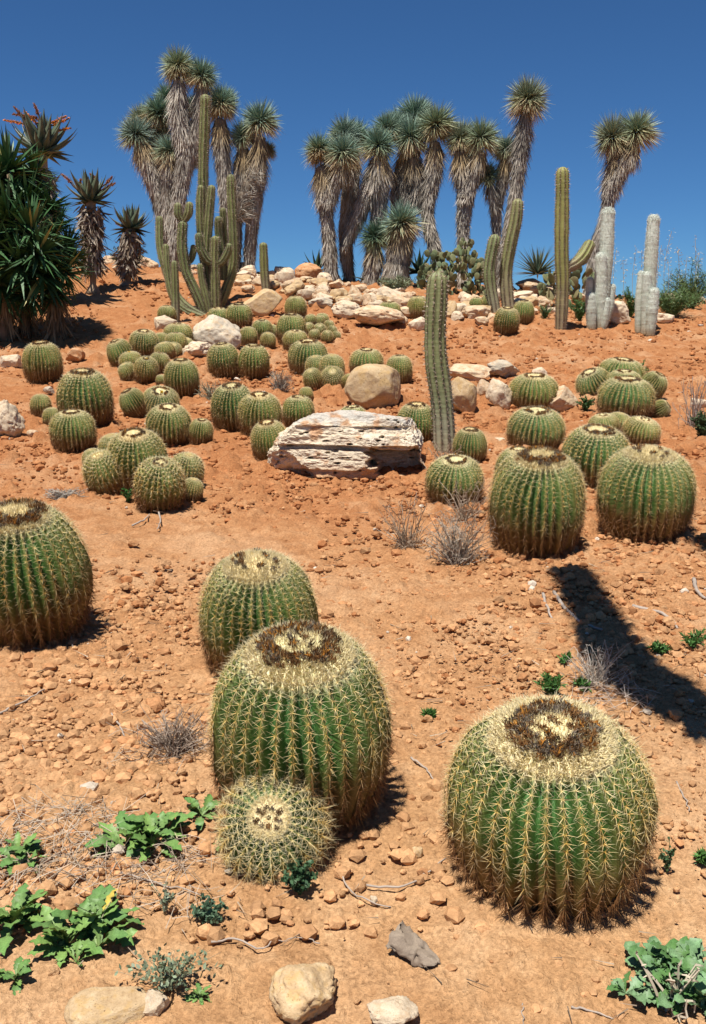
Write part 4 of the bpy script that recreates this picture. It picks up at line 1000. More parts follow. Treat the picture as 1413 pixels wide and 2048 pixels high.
yucca('yucca with dark lower trunk just inside the dense row, crown above its neighbour', 19.9,
      [([(704, 568, 18), (693, 510, 30), (694, 450, 36), (701, 390, 38), (702, 330, 34), (698, 295, 30)], 0, True, True)],
      [(690, 268, 62, 0, ''), (712, 272, 58, .3, '')])
yucca('yucca with a leaning shaggy branch crossing to its neighbour in the dense row', 19.6,
      [([(732, 575, 26), (743, 520, 28), (754, 460, 32), (760, 400, 40), (760, 350, 44), (758, 315, 36)], 0, True, True),
       ([(690, 490, 18), (706, 455, 34), (724, 415, 38), (742, 370, 40), (756, 325, 34)], -.08, False, False)],
      [(757, 290, 70, -.05, ''), (775, 255, 62, .3, ''), (790, 250, 50, .5, '')])
yucca('thick dark yucca in the middle of the dense row with crowns piled high', 20.2,
      [([(790, 575, 50), (800, 500, 58), (806, 430, 60), (812, 360, 60), (822, 300, 44)], 0, True, True), ([(830, 420, 40), (838, 370, 40), (826, 320, 36)], -.25, False, True)],
      [(822, 272, 76, -.3, ''), (830, 230, 72, .3, ''), (800, 245, 56, .4, ''), (845, 225, 50, .5, '')])
yucca('yucca with a crooked trunk bending outward at the inner end of the dense row', 19.7,
      [([(886, 535, 22), (872, 500, 26), (860, 460, 30), (857, 420, 30), (866, 360, 30), (870, 320, 28), (871, 285, 26)], 0, True, True)],
      [(873, 248, 72, 0, '')])
yucca('short stout yucca with one low round crown and a straw skirt to the ground', 19.0,
      [([(790, 575, 66), (793, 540, 58), (799, 500, 44), (802, 470, 36)], 0, True, True)], [(803, 446, 78, 0, '')], shag=1.3)
yucca('small shaded yucca tucked beside the short stout one', 19.3,
      [([(742, 570, 40), (748, 530, 36), (752, 495, 26)], 0, True, True)], [(752, 472, 62, 0, 'd')])
yucca('forked yucca with a pale smooth trunk and two drooping crowns behind the prickly pear', 19.6,
      [([(926, 520, 26), (927, 460, 29), (930, 400, 34), (928, 350, 32), (922, 305, 34)], 0, True, True), ([(932, 400, 36), (945, 355, 34), (960, 305, 34)], -.1, False, True)],
      [(922, 276, 62, 0, 't'), (962, 274, 68, -.1, '')])
yucca('slim forked yucca with a small dark side crown, next to the leaning single one', 19.7,
      [([(996, 560, 18), (994, 470, 17), (993, 425, 22), (1000, 385, 22), (1009, 340, 20), (1012, 310, 18)], 0, True, True), ([(990, 415, 22), (985, 390, 20), (978, 360, 17)], -.1, False, False)],
      [(1012, 296, 54, 0, ''), (976, 350, 46, -.1, 'd')])
yucca('tall slender yucca leaning slightly with one round crown high above the rest', 19.2,
      [([(1000, 580, 26), (1010, 510, 28), (1022, 440, 27), (1034, 370, 26), (1042, 300, 24), (1052, 230, 22)], 0, True, False)], [(1056, 198, 76, 0, 't')], shag=1.2)
yucca('lone dark yucca leaning outward with twin crowns behind the woolly cactus', 19.0,
      [([(1176, 560, 22), (1190, 500, 24), (1206, 450, 24), (1218, 400, 28), (1228, 355, 38), (1238, 305, 40)], 0, True, True), ([(1226, 365, 34), (1248, 330, 36), (1268, 295, 36)], -.1, False, True)],
      [(1226, 274, 74, 0, 't'), (1274, 262, 74, -.1, '')])
# ------------------------------------------------------------------ aloe trees, agaves and rosettes
def leaf_mesh(name, wid, thick, curve, c0, c1, rows=9, mat='aloe', chan=.35, teeth=0):
    t_ = np.linspace(0, 1, rows); w_ = wid * (1 - t_ ** 1.7) * (.75 + .6 * np.sin(np.pi * np.clip(t_ * 1.2, 0, 1)) * .5); w_[-1] = .002
    x = t_ - .12 * abs(curve) * t_ ** 2; z = curve * t_ ** 2
    V = []; C = []
    for k in range(rows):
        h = thick * (1 - t_[k]) + .002
        V += [(x[k], -w_[k], z[k] + w_[k] * chan), (x[k], 0, z[k] - h * .2), (x[k], w_[k], z[k] + w_[k] * chan), (x[k], 0, z[k] - h)]
        c_ = np.array(c0) + (np.array(c1) - np.array(c0)) * t_[k]; C += [c_] * 4
    i = np.arange(rows - 1)[:, None] * 4; j = np.arange(4)[None]; a = i + j; b = i + (j + 1) % 4
    F = np.stack([a, b, b + 4, a + 4], -1).reshape(-1, 4)
    return mk(name, V, [F], M[mat], np.array(C), True)
AL = [leaf_mesh('aloe_leaf', .15, .07, .22, (.075, .105, .06), (.10, .13, .085)), leaf_mesh('aloe_leaf', .15, .06, .38, (.06, .095, .055), (.11, .11, .07)), leaf_mesh('aloe_leaf', .14, .06, -.05, (.06, .08, .045), (.09, .10, .055))]
def rosette(root, c, r, n, meshes, zmax=1.25, zmin=-.35, name='leaf', rng=None, roff=.06):
    for k in range(n):
        f = k / max(1, n - 1); az = k * 2.39996 + rng.uniform(-.2, .2); elv = zmax + (zmin - zmax) * f ** .85 + rng.uniform(-.1, .1)
        me = meshes[0] if f < .35 else meshes[1] if f < .75 else meshes[-1]
        rot = Matrix.Rotation(az, 3, 'Z') @ Matrix.Rotation(-elv, 3, 'Y') @ Matrix.Rotation(rng.uniform(-.25, .25), 3, 'X')
        l = r * rng.uniform(.85, 1.1) * (.8 + .25 * math.sin(math.pi * min(1, f * 1.2)))
        d = rot @ Vector((1, 0, 0))
        obj(name, me, root, Vector(c) + d * roff * r, rot, l)
def aloe(label, Y, hx, hy, rpx, footpx, skirt, n=38, spikes_px=(), wtop=20, wskirt=42):
    rng = np.random.default_rng(int(hx)); k = mpp(Y, hy)
    x0 = at_y(footpx[0], footpx[1], Y)[0]; foot = np.array([x0, Y, gz(x0, Y)])
    root = thing('aloe_tree', label, 'tree', foot, 'aloe trees on the crest')
    c = at_y(hx, hy, Y); P = catmull(np.array([foot + [0, 0, -.03], foot * .6 + c * .4, c]), 16)
    acc = Acc(); tube(acc, P, np.interp(np.linspace(0, 1, 16), [0, .12, 1], [wtop * .9 * k, wtop * .32 * k, wtop * .5 * k]), 12, (.33, .24, .16))
    tr = obj('trunk', acc.mesh('aloe_trunk', M['shag']), root, -foot)
    rosette(root, c - foot, rpx * k * 1.1, n + 8, AL, 1.3, -.3, rng=rng)
    acc = Acc(); y0, y1 = skirt; m = int(260 * (y1 - y0) / 100 * 3.0)
    u = rng.random(m); q = np.stack([np.interp(u, [0, 1], [0, 15])], -1)[:, 0]
    py = y0 + (y1 - y0) * u; px = np.interp(py, [min(hy, footpx[1]), footpx[1]], [hx, footpx[0]])
    Q = np.array([at_y(a, b, Y) for a, b in zip(px, py)]); th = rng.random(m) * 6.283
    nn = np.stack([np.cos(th), np.sin(th), 0 * th], -1); rr = wskirt * .5 * k * rng.uniform(.45, 1, m) * (1.05 - .35 * u)
    D = np.array([0, 0, -1.]) + nn * rng.uniform(-.2, .5, (m, 1)) + .45 * rng.normal(size=(m, 3))
    cl = lerp((.13, .09, .06), (.42, .36, .29), rng.random(m))
    blades(acc, Q + nn * rr[:, None], D, rng.uniform(.12, .24, m), rng.uniform(.022, .045, m), np.cross(D, nn) + .5 * rng.normal(size=(m, 3)), .05 * rng.normal(size=(m, 3)), cl, cl * .9, 1, rng)
    obj('dead_leaf_skirt', acc.mesh('aloe_skirt', M['shag'], False), tr, -0 * foot, stuff=True)
    for path, col in spikes_px:
        Pp = np.array([c + [0, 0, .05]] + [at_y(x, y, Y - .05) for x, y in path]); S = catmull(Pp, 14)
        acc = Acc(); tube(acc, S, .012, 5, (.12, .06, .035)); st = obj('flower_stalk', acc.mesh('stalk', M['bloom']), root, -foot)
        acc = Acc(); a0, a1 = S[-6], S[-1]; mm = 110; u = rng.random(mm)
        pp = a0 + (a1 - a0) * u[:, None]; ax = nrm(a1 - a0); D = ax * .5 + rng.normal(size=(mm, 3)) * .8
        cc = np.array(col) * rng.uniform(.6, 1.4, (mm, 1))
        spikes(acc, pp, D, rng.uniform(.03, .055, mm) * (1.1 - .5 * u), .022, cc, cc * 1.3, rng)
        obj('flower_spike', acc.mesh('bloom', M['bloom'], False), st, stuff=True)
    return root
OR = (.66, .24, .04); BR = (.30, .12, .05)
ya = 15.2
aloe('tall aloe tree with orange candelabra flowers rising above the dark green yucca', ya, 84, 305, 74, (104, 590), (340, 470), 42,
     [([(70, 262), (40, 245), (8, 240)], OR), ([(72, 255), (50, 240), (27, 212)], BR), ([(75, 252), (58, 232), (26, 228)], BR), ([(80, 250), (72, 245), (48, 222)], OR),
      ([(80, 246), (76, 225), (68, 207)], BR), ([(92, 255), (105, 245), (132, 232)], OR), ([(92, 258), (112, 248), (138, 236)], OR), ([(92, 265), (112, 262), (142, 255)], OR), ([(82, 250), (72, 235), (62, 232)], BR)], 20, 34)
aloe('mid-sized aloe tree with brown withered flowers and a thick dead-leaf skirt', 16.4, 182, 402, 54, (186, 572), (412, 540), 36,
     [([(165, 378), (158, 370), (162, 358)], BR), ([(185, 370), (190, 355), (180, 347)], BR), ([(205, 372), (215, 365), (224, 353)], BR), ([(205, 378), (218, 372), (230, 366)], BR), ([(150, 375), (140, 362), (124, 348)], BR)], 20, 46)
aloe('smallest aloe tree with short ragged dead-leaf skirt behind stones', 17.2, 262, 458, 46, (254, 552), (465, 545), 32, [([(250, 455), (243, 450), (232, 446)], OR)], 22, 46)
# dark green yucca clump
def strap_head(seed, n=120):
    rng = np.random.default_rng(seed); acc = Acc()
    cz = 1 - 1.55 * rng.random(n); th = rng.random(n) * 6.283; s_ = np.sqrt(np.maximum(0, 1 - cz * cz)); D = np.stack([s_ * np.cos(th), s_ * np.sin(th), cz], -1)
    S = np.cross(D, [0, 0, 1.]) + .25 * rng.normal(size=(n, 3)); B = np.zeros((n, 3)); B[:, 2] = -.16 * s_ - .1 * (cz < 0)
    g = np.array([.035, .085, .028]) * rng.uniform(.6, 1.6, (n, 1)); old = rng.random(n) < .05; g[old] = [.30, .26, .08]
    blades(acc, D * .08, D, rng.uniform(.8, 1.1, n), rng.uniform(.075, .11, n), S, B, g * .9, g * 1.2, .7, rng)
    return acc.mesh('strap_crown', M['leafy'], False)
STRAP = [strap_head(400 + k) for k in range(4)]
yy = 13.4
x0 = at_y(60, 650, yy)[0]; fo = np.array([x0, yy, gz(x0, yy)])
yr = thing('strap_leaf_yucca', 'dense dark green strap-leaved yucca clump shading the ground below it', 'shrub', fo)
hd = [(20, 345, 88, .2), (-20, 400, 90, 0), (55, 405, 76, .1), (95, 420, 62, .3), (15, 440, 88, -.3), (62, 465, 80, -.35), (-15, 500, 90, -.4), (100, 500, 70, .0), (135, 495, 50, .3), (40, 530, 80, -.45),
      (85, 550, 76, -.3), (128, 545, 60, -.1), (60, 590, 60, -.2), (0, 570, 80, -.3), (110, 590, 50, .0), (40, 380, 70, .4), (5, 620, 55, .2), (70, 350, 60, .5), (110, 460, 60, .2), (145, 520, 46, .2), (-5, 355, 70, .1), (75, 510, 70, -.5)]
for k, (x, y, r_, dy) in enumerate(hd):
    c = at_y(x, y, yy + dy); obj('crown', STRAP[k % 4], yr, c - fo, (random.uniform(-.3, .3), random.uniform(-.3, .3), random.uniform(0, 6.28)), r_ * mpp(yy, y) * 1.0)
for k, path in enumerate([[(8, 655), (10, 560), (18, 440), (20, 350)], [(112, 648), (108, 590), (100, 520), (98, 430)], [(50, 650), (48, 560), (52, 470), (58, 410)]]):
    P = np.array([at_y(x, y, yy + [0, .1, .25][k]) for x, y in path]); P[0, 2] = gz(P[0, 0], P[0, 1]) - .05
    acc = Acc(); tube(acc, catmull(P, 12), np.linspace([.10, .085, .08][k], .05, 12), 10, (.19, .14, .095)); tr = obj('trunk', acc.mesh('strap_trunk', M['shag']), yr, -fo)
    acc = Acc(); m = 260; rng = np.random.default_rng(k + 3); C = catmull(P, 30); i_ = rng.integers(2, 16, m); th = rng.random(m) * 6.283
    nn = np.stack([np.cos(th), np.sin(th), 0 * th], -1)
    cl = lerp((.12, .085, .05), (.34, .25, .15), rng.random(m))
    blades(acc, C[i_] + nn * .07, np.array([0, 0, -1.]) + nn * .35 + .2 * rng.normal(size=(m, 3)), rng.uniform(.25, .5, m), .022, None, None, cl, cl, 1, rng)
    obj('dead_leaf_skirt', acc.mesh('strap_skirt', M['shag'], False), tr, stuff=True)
# agaves and rosette plants
AG = [leaf_mesh('agave_leaf', .13, .05, .15, (.05, .085, .05), (.045, .08, .05)), leaf_mesh('agave_leaf', .13, .05, -.25, (.05, .085, .05), (.045, .08, .05)), leaf_mesh('agave_leaf', .14, .05, -.45, (.06, .095, .055), (.05, .08, .05))]
SW = [leaf_mesh('sword_leaf', .040, .015, .02, (.10, .14, .085), (.13, .16, .11)), leaf_mesh('sword_leaf', .040, .015, -.05, (.09, .13, .08), (.13, .16, .11)), leaf_mesh('sword_leaf', .042, .015, -.12, (.11, .13, .07), (.2, .18, .1))]
def ros(name, label, x, y, rpx, Y, meshes, n, zmax, zmin, cat='plant', group=None):
    p = at_y(x, y, Y); f = np.array([p[0], Y, gz(p[0], Y)])
    root = thing(name, label, cat, f, group); rosette(root, p - f, rpx * mpp(Y, y), n, meshes, zmax, zmin, rng=np.random.default_rng(int(x)))
    return root
ros('agave', 'dark broad-leaved agave behind the rusty red rock', 634, 545, 50, 20.0, AG, 13, 1.3, .1)
ros('agave', 'low agave at the foot of the shaggy trunks in the dense row', 688, 572, 28, 19.8, AG, 10, 1.2, .0)
ros('agave', 'shaded agave between the leaning trunk and the short stout yucca', 742, 568, 40, 19.4, AG, 10, 1.2, .1)
ros('agave', 'broad green agave beside the short stout yucca', 838, 545, 50, 19.7, AG, 18, 1.3, .0)
ros('agave', 'second green agave close to the prickly pear', 868, 550, 40, 19.5, AG, 16, 1.3, .0)
ros('sword_rosette', 'spiky grey-green sword-leaved rosette above the red-bellied slab', 1076, 548, 58, 18.8, SW, 90, 1.5, -.05)
ros('sword_rosette', 'small spiky rosette showing behind the branching column cactus', 446, 500, 26, 19.0, SW, 30, 1.4, -.2)
# prickly pears
V_, F_ = I2; V2, F2 = ico(3)
pv = V2 * [.5, .085, .62] + [0, 0, .58]; pv[:, 0] *= (1 + .25 * (pv[:, 2] - .6))
def pad_mesh(seed, c):
    cc = np.array(c) * (1 + .2 * fbm(pv * 3, 2, seed)[:, None]); return mk('pad', pv + .02 * fbm(pv * 4, 2, seed)[:, None], F2, M['pad'], cc, True)
PADS = [pad_mesh(1, (.17, .20, .095)), pad_mesh(2, (.20, .21, .10)), pad_mesh(3, (.14, .18, .09)), pad_mesh(4, (.22, .19, .09))]
def prickly(label, px, py, wpx, hpx, Y, n, pp=17):
    rng = np.random.default_rng(int(px)); p = at_y(px, py, Y); f = np.array([p[0], Y, gz(p[0], Y)]); k = mpp(Y, py)
    root = thing('prickly_pear', label, 'cactus', f, 'prickly pear bushes on the crest')
    W_, H_, s = wpx * .5 * k, max(hpx * k, (p[2] - f[2]) + hpx * .5 * k), pp * k
    for i in range(n):
        u = rng.uniform(-1, 1); h = rng.random() ** .8 * H_ * (1 - .55 * u * u) * rng.uniform(.7, 1)
        lean = u * .5 + rng.normal() * .35
        rot = (rng.normal() * .3, lean, rng.uniform(-1.2, 1.2))
        obj('pad', PADS[int(rng.integers(0, 4))], root, (u * W_, rng.uniform(-.35, .35) * W_, max(-.05, h - s * .5)), rot, s * rng.uniform(.7, 1.15))
prickly('large bushy prickly pear with many small pads before the pale forked yucca', 922, 525, 96, 105, 18.6, 230, 12)
prickly('low prickly pear beside the green agaves', 868, 530, 60, 60, 18.9, 70, 12)
prickly('prickly pear with rounded pads just behind the tall straight column cactus', 1106, 560, 44, 50, 18.0, 34, 17)
prickly('prickly pear under the upturned arm of the tall column cactus', 1158, 545, 60, 60, 18.2, 50, 17)
# ------------------------------------------------------------------ crest cushions, bushes, grasses
def bush(name, label, px, py, wpx, hpx, n, c0, c1, Y=None, leafl=.05, leafw=.008, cat='plant', stems_n=12, kind_up=.8, group=None, stemcol=None):
    p = hit(px, py) if Y is None else None
    if Y is not None: q = at_y(px, py, Y); p = np.array([q[0], Y, gz(q[0], Y)])
    k = mpp(p[1], py); rng = np.random.default_rng(int(px * 3 + py)); W_, H_ = wpx * .5 * k, hpx * k
    root = thing(name, label, cat, p, group)
    acc = Acc(); tips = []
    for _ in range(stems_n):
        a_ = rng.uniform(0, 6.283); rr = W_ * math.sqrt(rng.random()); d = np.array([rr * math.cos(a_), rr * math.sin(a_) * .7, H_ * rng.uniform(.5, 1) * (1 - .35 * (rr / W_) ** 2)])
        m = d * [.35, .35, .6] + rng.normal(size=3) * W_ * .04
        P = catmull(np.array([d * [.06, .06, 0], m, d]), 8); tube(acc, P, np.linspace(1, .4, 8) * .00055 * p[1], 4, stemcol or np.array(c0) * 1.1); tips.append(P)
    st = obj('stems', acc.mesh('bush_stems', M['weed']), root, stuff=True)
    acc = Acc(); T = np.array(tips); i_ = rng.integers(0, len(T), n); u = rng.uniform(.15, 1, n) * 6.99; j_ = u.astype(int); fr = (u - j_)[:, None]
    P = T[i_, j_] * (1 - fr) + T[i_, j_ + 1] * fr + rng.normal(size=(n, 3)) * W_ * .06; P[:, 2] = np.maximum(P[:, 2], .01)
    D = rng.normal(size=(n, 3)) * [1, 1, .6] + [0, 0, kind_up]
    C = lerp(c0, c1, rng.random(n)) * rng.uniform(.7, 1.3, (n, 1))
    blades(acc, P, D, leafl * rng.uniform(.6, 1.3, n), leafw, None, None, C, C * 1.1, .6, rng)
    obj('foliage', acc.mesh('bush_foliage', M['weed'], False), root, stuff=True)
    return root
bush('cushion_plant', 'grey-green trailing cushion plant over the wall stones', 795, 582, 96, 36, 1400, (.13, .17, .09), (.24, .25, .15), 18.3, .06, .014, stems_n=40)
bush('cushion_plant', 'small reddish succulent patch beside the short stout yucca', 868, 578, 40, 20, 400, (.26, .12, .07), (.20, .20, .10), 18.2, .05, .012, stems_n=16)
bush('feathery_bush', 'feathery green bush behind the second woolly cactus and its rock', 1345, 612, 150, 70, 3400, (.06, .12, .035), (.13, .19, .06), 17.6, .07, .010, stems_n=40)
bush('feathery_bush', 'taller green bush beside the long whitish rock', 1385, 585, 130, 100, 3600, (.05, .10, .03), (.14, .18, .06), 18.6, .08, .010, stems_n=40)
bush('feathery_bush', 'fresh green bush between the tall column and first woolly cactus', 1160, 640, 50, 58, 1200, (.05, .12, .035), (.12, .2, .06), 16.6, .06, .010, stems_n=24)
bush('feathery_bush', 'green bush filling the gap between the two woolly cacti', 1262, 632, 56, 66, 1300, (.05, .12, .03), (.12, .19, .05), 17.4, .06, .010, stems_n=26)
bush('feathery_bush', 'small green tuft between barrels and the tall column cactus', 1090, 636, 34, 36, 500, (.05, .11, .04), (.11, .17, .06), 16.4, .05, .009, stems_n=14)
bush('feathery_bush', 'round dark bush behind the smallest aloe tree', 258, 530, 80, 66, 1800, (.035, .055, .02), (.07, .085, .035), 18.6, .06, .016, stems_n=30)
bush('dark_bush', 'dark leafy bush at the slope edge under dry stalks', 1403, 880, 56, 62, 700, (.03, .055, .022), (.06, .09, .035), None, .035, .014, stems_n=16)
bush('dark_bush', 'dark green weed under the tilted grey-crowned barrel', 1172, 822, 40, 34, 420, (.03, .075, .02), (.06, .12, .03), None, .03, .012, stems_n=14)
bush('small_weed', 'green weed sprouting between barrels on top of the mound', 1282, 758, 44, 40, 420, (.05, .13, .03), (.09, .18, .04), None, .03, .012, stems_n=14)
bush('small_weed', 'bright green weed between the yellow-crowned and foremost cluster barrels', 258, 1005, 36, 34, 420, (.03, .10, .02), (.06, .15, .03), None, .018, .009, stems_n=12)
bush('small_weed', 'tiny green weed growing out of the white-grey boulder', 402, 700, 14, 16, 80, (.05, .14, .03), (.08, .18, .03), None, .02, .009, stems_n=5)
# tall oat grass against the sky
rng = np.random.default_rng(55)
for k, (px, top, yb, Y) in enumerate([(1338, 462, 600, 18.6), (1322, 490, 600, 18.5), (1386, 476, 600, 18.7), (1360, 500, 600, 18.6), (1272, 505, 600, 18.4), (1288, 500, 600, 18.5), (1236, 500, 600, 18.4), (1250, 520, 600, 18.5), (1340, 520, 600, 18.4), (1372, 515, 600, 18.7), (1395, 505, 600, 18.6), (1313, 520, 600, 18.5)]):
    b = at_y(px - 4, yb, Y); b[2] = gz(b[0], Y) - .02; tp = at_y(px + rng.uniform(-4, 8), top, Y)
    P = catmull(np.array([b, .5 * (b + tp) + [rng.normal() * .03, 0, .02], tp]), 10); acc = Acc(); tube(acc, P - b, .004, 4, (.42, .36, .23))
    m = 46; i_ = rng.integers(5, 10, m); D = rng.normal(size=(m, 3)) * .8 + [.3, 0, .2]
    blades(acc, P[i_] - b + D * .03, D + [0, 0, -.5], rng.uniform(.03, .06, m), .010, None, None, (.50, .44, .30), (.58, .52, .38), .5, rng)
    o = obj('oat_grass', acc.mesh('oat_grass', M['dry'], False), None, b); tag(o, 'tall dry oat grass stalk against the sky by the woolly cacti', 'grass', 'dry oat grass stalks on the crest')
# ------------------------------------------------------------------ leaning yucca that throws the long shadow
def shadow_yucca():
    rng = np.random.default_rng(9); S = np.array(SUN)
    s_tip = hit(1140, 1140); s_mid = hit(1250, 1330)
    tip = s_tip + S * 4.3; mid = s_mid + S * 2.9
    base = np.array([1.7, 1.45, 0]); base[2] = gz(base[0], base[1])
    br = hit(1418, 1078) + S * 5.2
    root = thing('yucca_tree', 'leaning forked yucca whose shadow falls across the soil behind the widest barrel', 'tree', base)
    for P, rad in ((np.array([base - [0, 0, .05], [1.4, 1.65, 1.9], mid * .6 + np.array([1.0, 1.9, 2.9]) * .4, mid, mid * .45 + tip * .55, tip]), [.15, .12, .12, .125, .09, .085]),
                   (np.array([[1.4, 1.65, 1.9], [1.6, 2.4, 3.2], br]), [.12, .11, .10])):
        C = catmull(P, 30); r_ = np.interp(np.linspace(0, 1, 30), np.linspace(0, 1, len(rad)), rad)
        acc = Acc(); tube(acc, C, r_, 12, (.2, .165, .125)); tr = obj('trunk', acc.mesh('yucca_trunk', M['shag']), root, -base)
        n = 4200; i_ = rng.integers(0, 30, n); T, Nn, Bn = frames(C); a_ = rng.random(n)[:, None] * 6.283
        nn = np.cos(a_) * Nn[i_] + np.sin(a_) * Bn[i_]; cl = lerp((.34, .3, .24), (.5, .45, .38), rng.random(n))
        acc = Acc(); blades(acc, C[i_] + nn * r_[i_][:, None] * .9, -T[i_] * .9 + nn * .4 + [0, 0, -.3] + .25 * rng.normal(size=(n, 3)), rng.uniform(.06, .18, n), .014, None, None, cl, cl, 1, rng)
        obj('dead_leaf_skirt', acc.mesh('skirt', M['shag'], False), tr, stuff=True)
shadow_yucca()
# ------------------------------------------------------------------ foreground weeds
def lobed_leaf(seed, c0, c1, wide=.26, lobes=5, curl=-.35):
    rng = np.random.default_rng(seed); n = 15; t_ = np.linspace(0, 1, n)
    env = np.where(t_ < .3, .035 + .06 * t_, wide * np.sin(np.pi * np.clip((t_ - .25) / .78, 0, 1)) ** .7)
    tooth = 1 - .32 * (np.arange(n) % 2) * (t_ > .3); w_ = np.maximum(env * tooth, .012); w_[-1] = .01
    z = .25 * t_ + curl * t_ ** 2 + .02 * rng.normal(size=n) * (t_ > .3); fold = .35
    V = []; C = []
    for k in range(n):
        wl, wr = w_[k] * rng.uniform(.85, 1.15), w_[k] * rng.uniform(.85, 1.15); ru = .03 * rng.normal(size=2) * (t_[k] > .3)
        V += [(t_[k], -wl, z[k] + wl * fold + ru[0]), (t_[k], 0, z[k]), (t_[k], wr, z[k] + wr * fold + ru[1])]
        c_ = np.array(c0) + (np.array(c1) - np.array(c0)) * t_[k]; C += [c_, c_ * 1.25, c_]
    i = np.arange(n - 1)[:, None] * 3; j = np.arange(2)[None]; a = i + j
    F = np.stack([a, a + 1, a + 4, a + 3], -1).reshape(-1, 4)
    return mk('lobed_leaf', V, F, M['weed'], np.array(C), True)
LG = [lobed_leaf(1, (.15, .22, .07), (.11, .22, .055), .20), lobed_leaf(2, (.16, .23, .07), (.14, .25, .06), .17), lobed_leaf(3, (.14, .20, .07), (.09, .19, .05), .22, curl=-.55)]
LB = [lobed_leaf(4, (.15, .23, .12), (.14, .25, .115), .28), lobed_leaf(5, (.14, .21, .11), (.12, .21, .095), .25), lobed_leaf(6, (.10, .18, .06), (.07, .16, .045), .24)]
LY = lobed_leaf(9, (.42, .36, .08), (.52, .38, .07), .2)
def leafy(label, px, py, wpx, n, lpx, meshes, flat=.5, grp='leafy green weeds on the foreground soil'):
    rng = np.random.default_rng(int(px + py)); p = hit(px, py); k = mpp(p[1], py)
    root = thing('leafy_weed', label, 'weed', p - [0, 0, .004], grp)
    n = int(n * 1.9); nc = max(1, n // 10); cs = [(rng.uniform(-1, 1) * wpx * .30 * k, rng.uniform(-1, 1) * wpx * .22 * k) for _ in range(nc)]
    for i in range(n):
        cx, cy = cs[i % nc]; az = rng.uniform(0, 6.283); e = rng.uniform(.1, 1.25) * (1 - flat * .3)
        z = gz(p[0] + cx, p[1] + cy) - p[2]
        obj('leaf', LY if (i == 5 and 'one yellow leaf' in label) else meshes[int(rng.integers(0, 3))], root, (cx, cy, z + .008), Matrix.Rotation(az, 3, 'Z') @ Matrix.Rotation(-e, 3, 'Y') @ Matrix.Rotation(rng.normal() * .3, 3, 'X'), lpx * k * rng.uniform(.5, 1.1))
leafy('bright leafy green weed with toothed leaves beside the small tipped barrel', 285, 1690, 150, 34, 78, LG)
leafy('small offshoot of leafy weed touching the small tipped barrel', 398, 1640, 40, 9, 52, LG)
leafy('wide leafy weed with toothed leaves and one yellow leaf, on straw-littered soil', 170, 1880, 150, 40, 88, LG)
leafy('leafy weed with upright stalks next to the wide weed', 45, 1850, 90, 18, 86, LG)
leafy('low weed growing through dry straw', 45, 1720, 100, 18, 52, LG)
leafy('little weed with round leaves near the yellowish half-buried rock', 25, 1965, 60, 8, 48, LG)
leafy('two-leaved weed seedling on bare soil near the yellowish rock', 150, 1925, 50, 5, 46, LG)
leafy('lush grey-green weed with broad lobed leaves below the widest barrel', 1335, 1960, 190, 60, 70, LB)
leafy('second part of lush weed with mallow-like leaves below the widest barrel', 1390, 2010, 130, 34, 74, LB)
leafy('small mallow seedling apart from the lush weed', 1250, 1995, 40, 7, 62, LB)
leafy('tiny green rosette beside the sprawling grey-green weed', 392, 2000, 26, 10, 34, LG)
leafy('single leaf shoot under the side of the small tipped barrel', 432, 1690, 14, 3, 40, LG)
FW_ = 'fine-leaved weeds on the foreground soil'
bush('fine_weed', 'dark fine-leaved weed growing against the small tipped barrel', 600, 1790, 76, 84, 700, (.035, .085, .035), (.07, .13, .06), None, .013, .009, stems_n=16, group=FW_)
bush('fine_weed', 'bluish fine-leaved weed on open soil', 420, 1848, 92, 56, 800, (.07, .13, .075), (.12, .19, .11), None, .011, .008, stems_n=18, group=FW_)
bush('fine_weed', 'sparse sprawling grey-green weed over the yellowish half-buried rock', 340, 1985, 240, 120, 420, (.14, .19, .11), (.22, .27, .17), None, .012, .008, stems_n=22, group=FW_, stemcol=(.25, .22, .15))
bush('fine_weed', 'sparse grey-green sprig beside the bluish weed', 330, 1830, 60, 80, 90, (.15, .19, .12), (.22, .26, .17), None, .011, .008, stems_n=6, group=FW_, stemcol=(.25, .22, .15))
bush('fine_weed', 'thin weed sprig at the side of the widest barrel', 1335, 1745, 40, 80, 120, (.06, .12, .05), (.11, .17, .08), None, .011, .008, stems_n=7, group=FW_)
for (x, y, ww, hh, lab) in [(1105, 1390, 70, 44, 'green feathery weed right behind the widest barrel'), (1163, 1382, 38, 30, 'small feathery weed beside dry straw'), (1130, 1330, 30, 24, 'tiny weed beside the dry straw tuft'), (1392, 1300, 60, 44, 'feathery weed at the far side of the long shadow'),
                            (1318, 1308, 44, 26, 'small feathery weed beside the long shadow'), (860, 1438, 28, 18, 'lone tiny weed on open soil between barrels'), (1405, 1728, 30, 30, 'little weed beyond the widest barrel')]:
    bush('fine_weed', lab, x, y, ww, hh, int(ww * 7), (.05, .13, .03), (.09, .19, .045), None, .024, .007, stems_n=10, group=FW_)
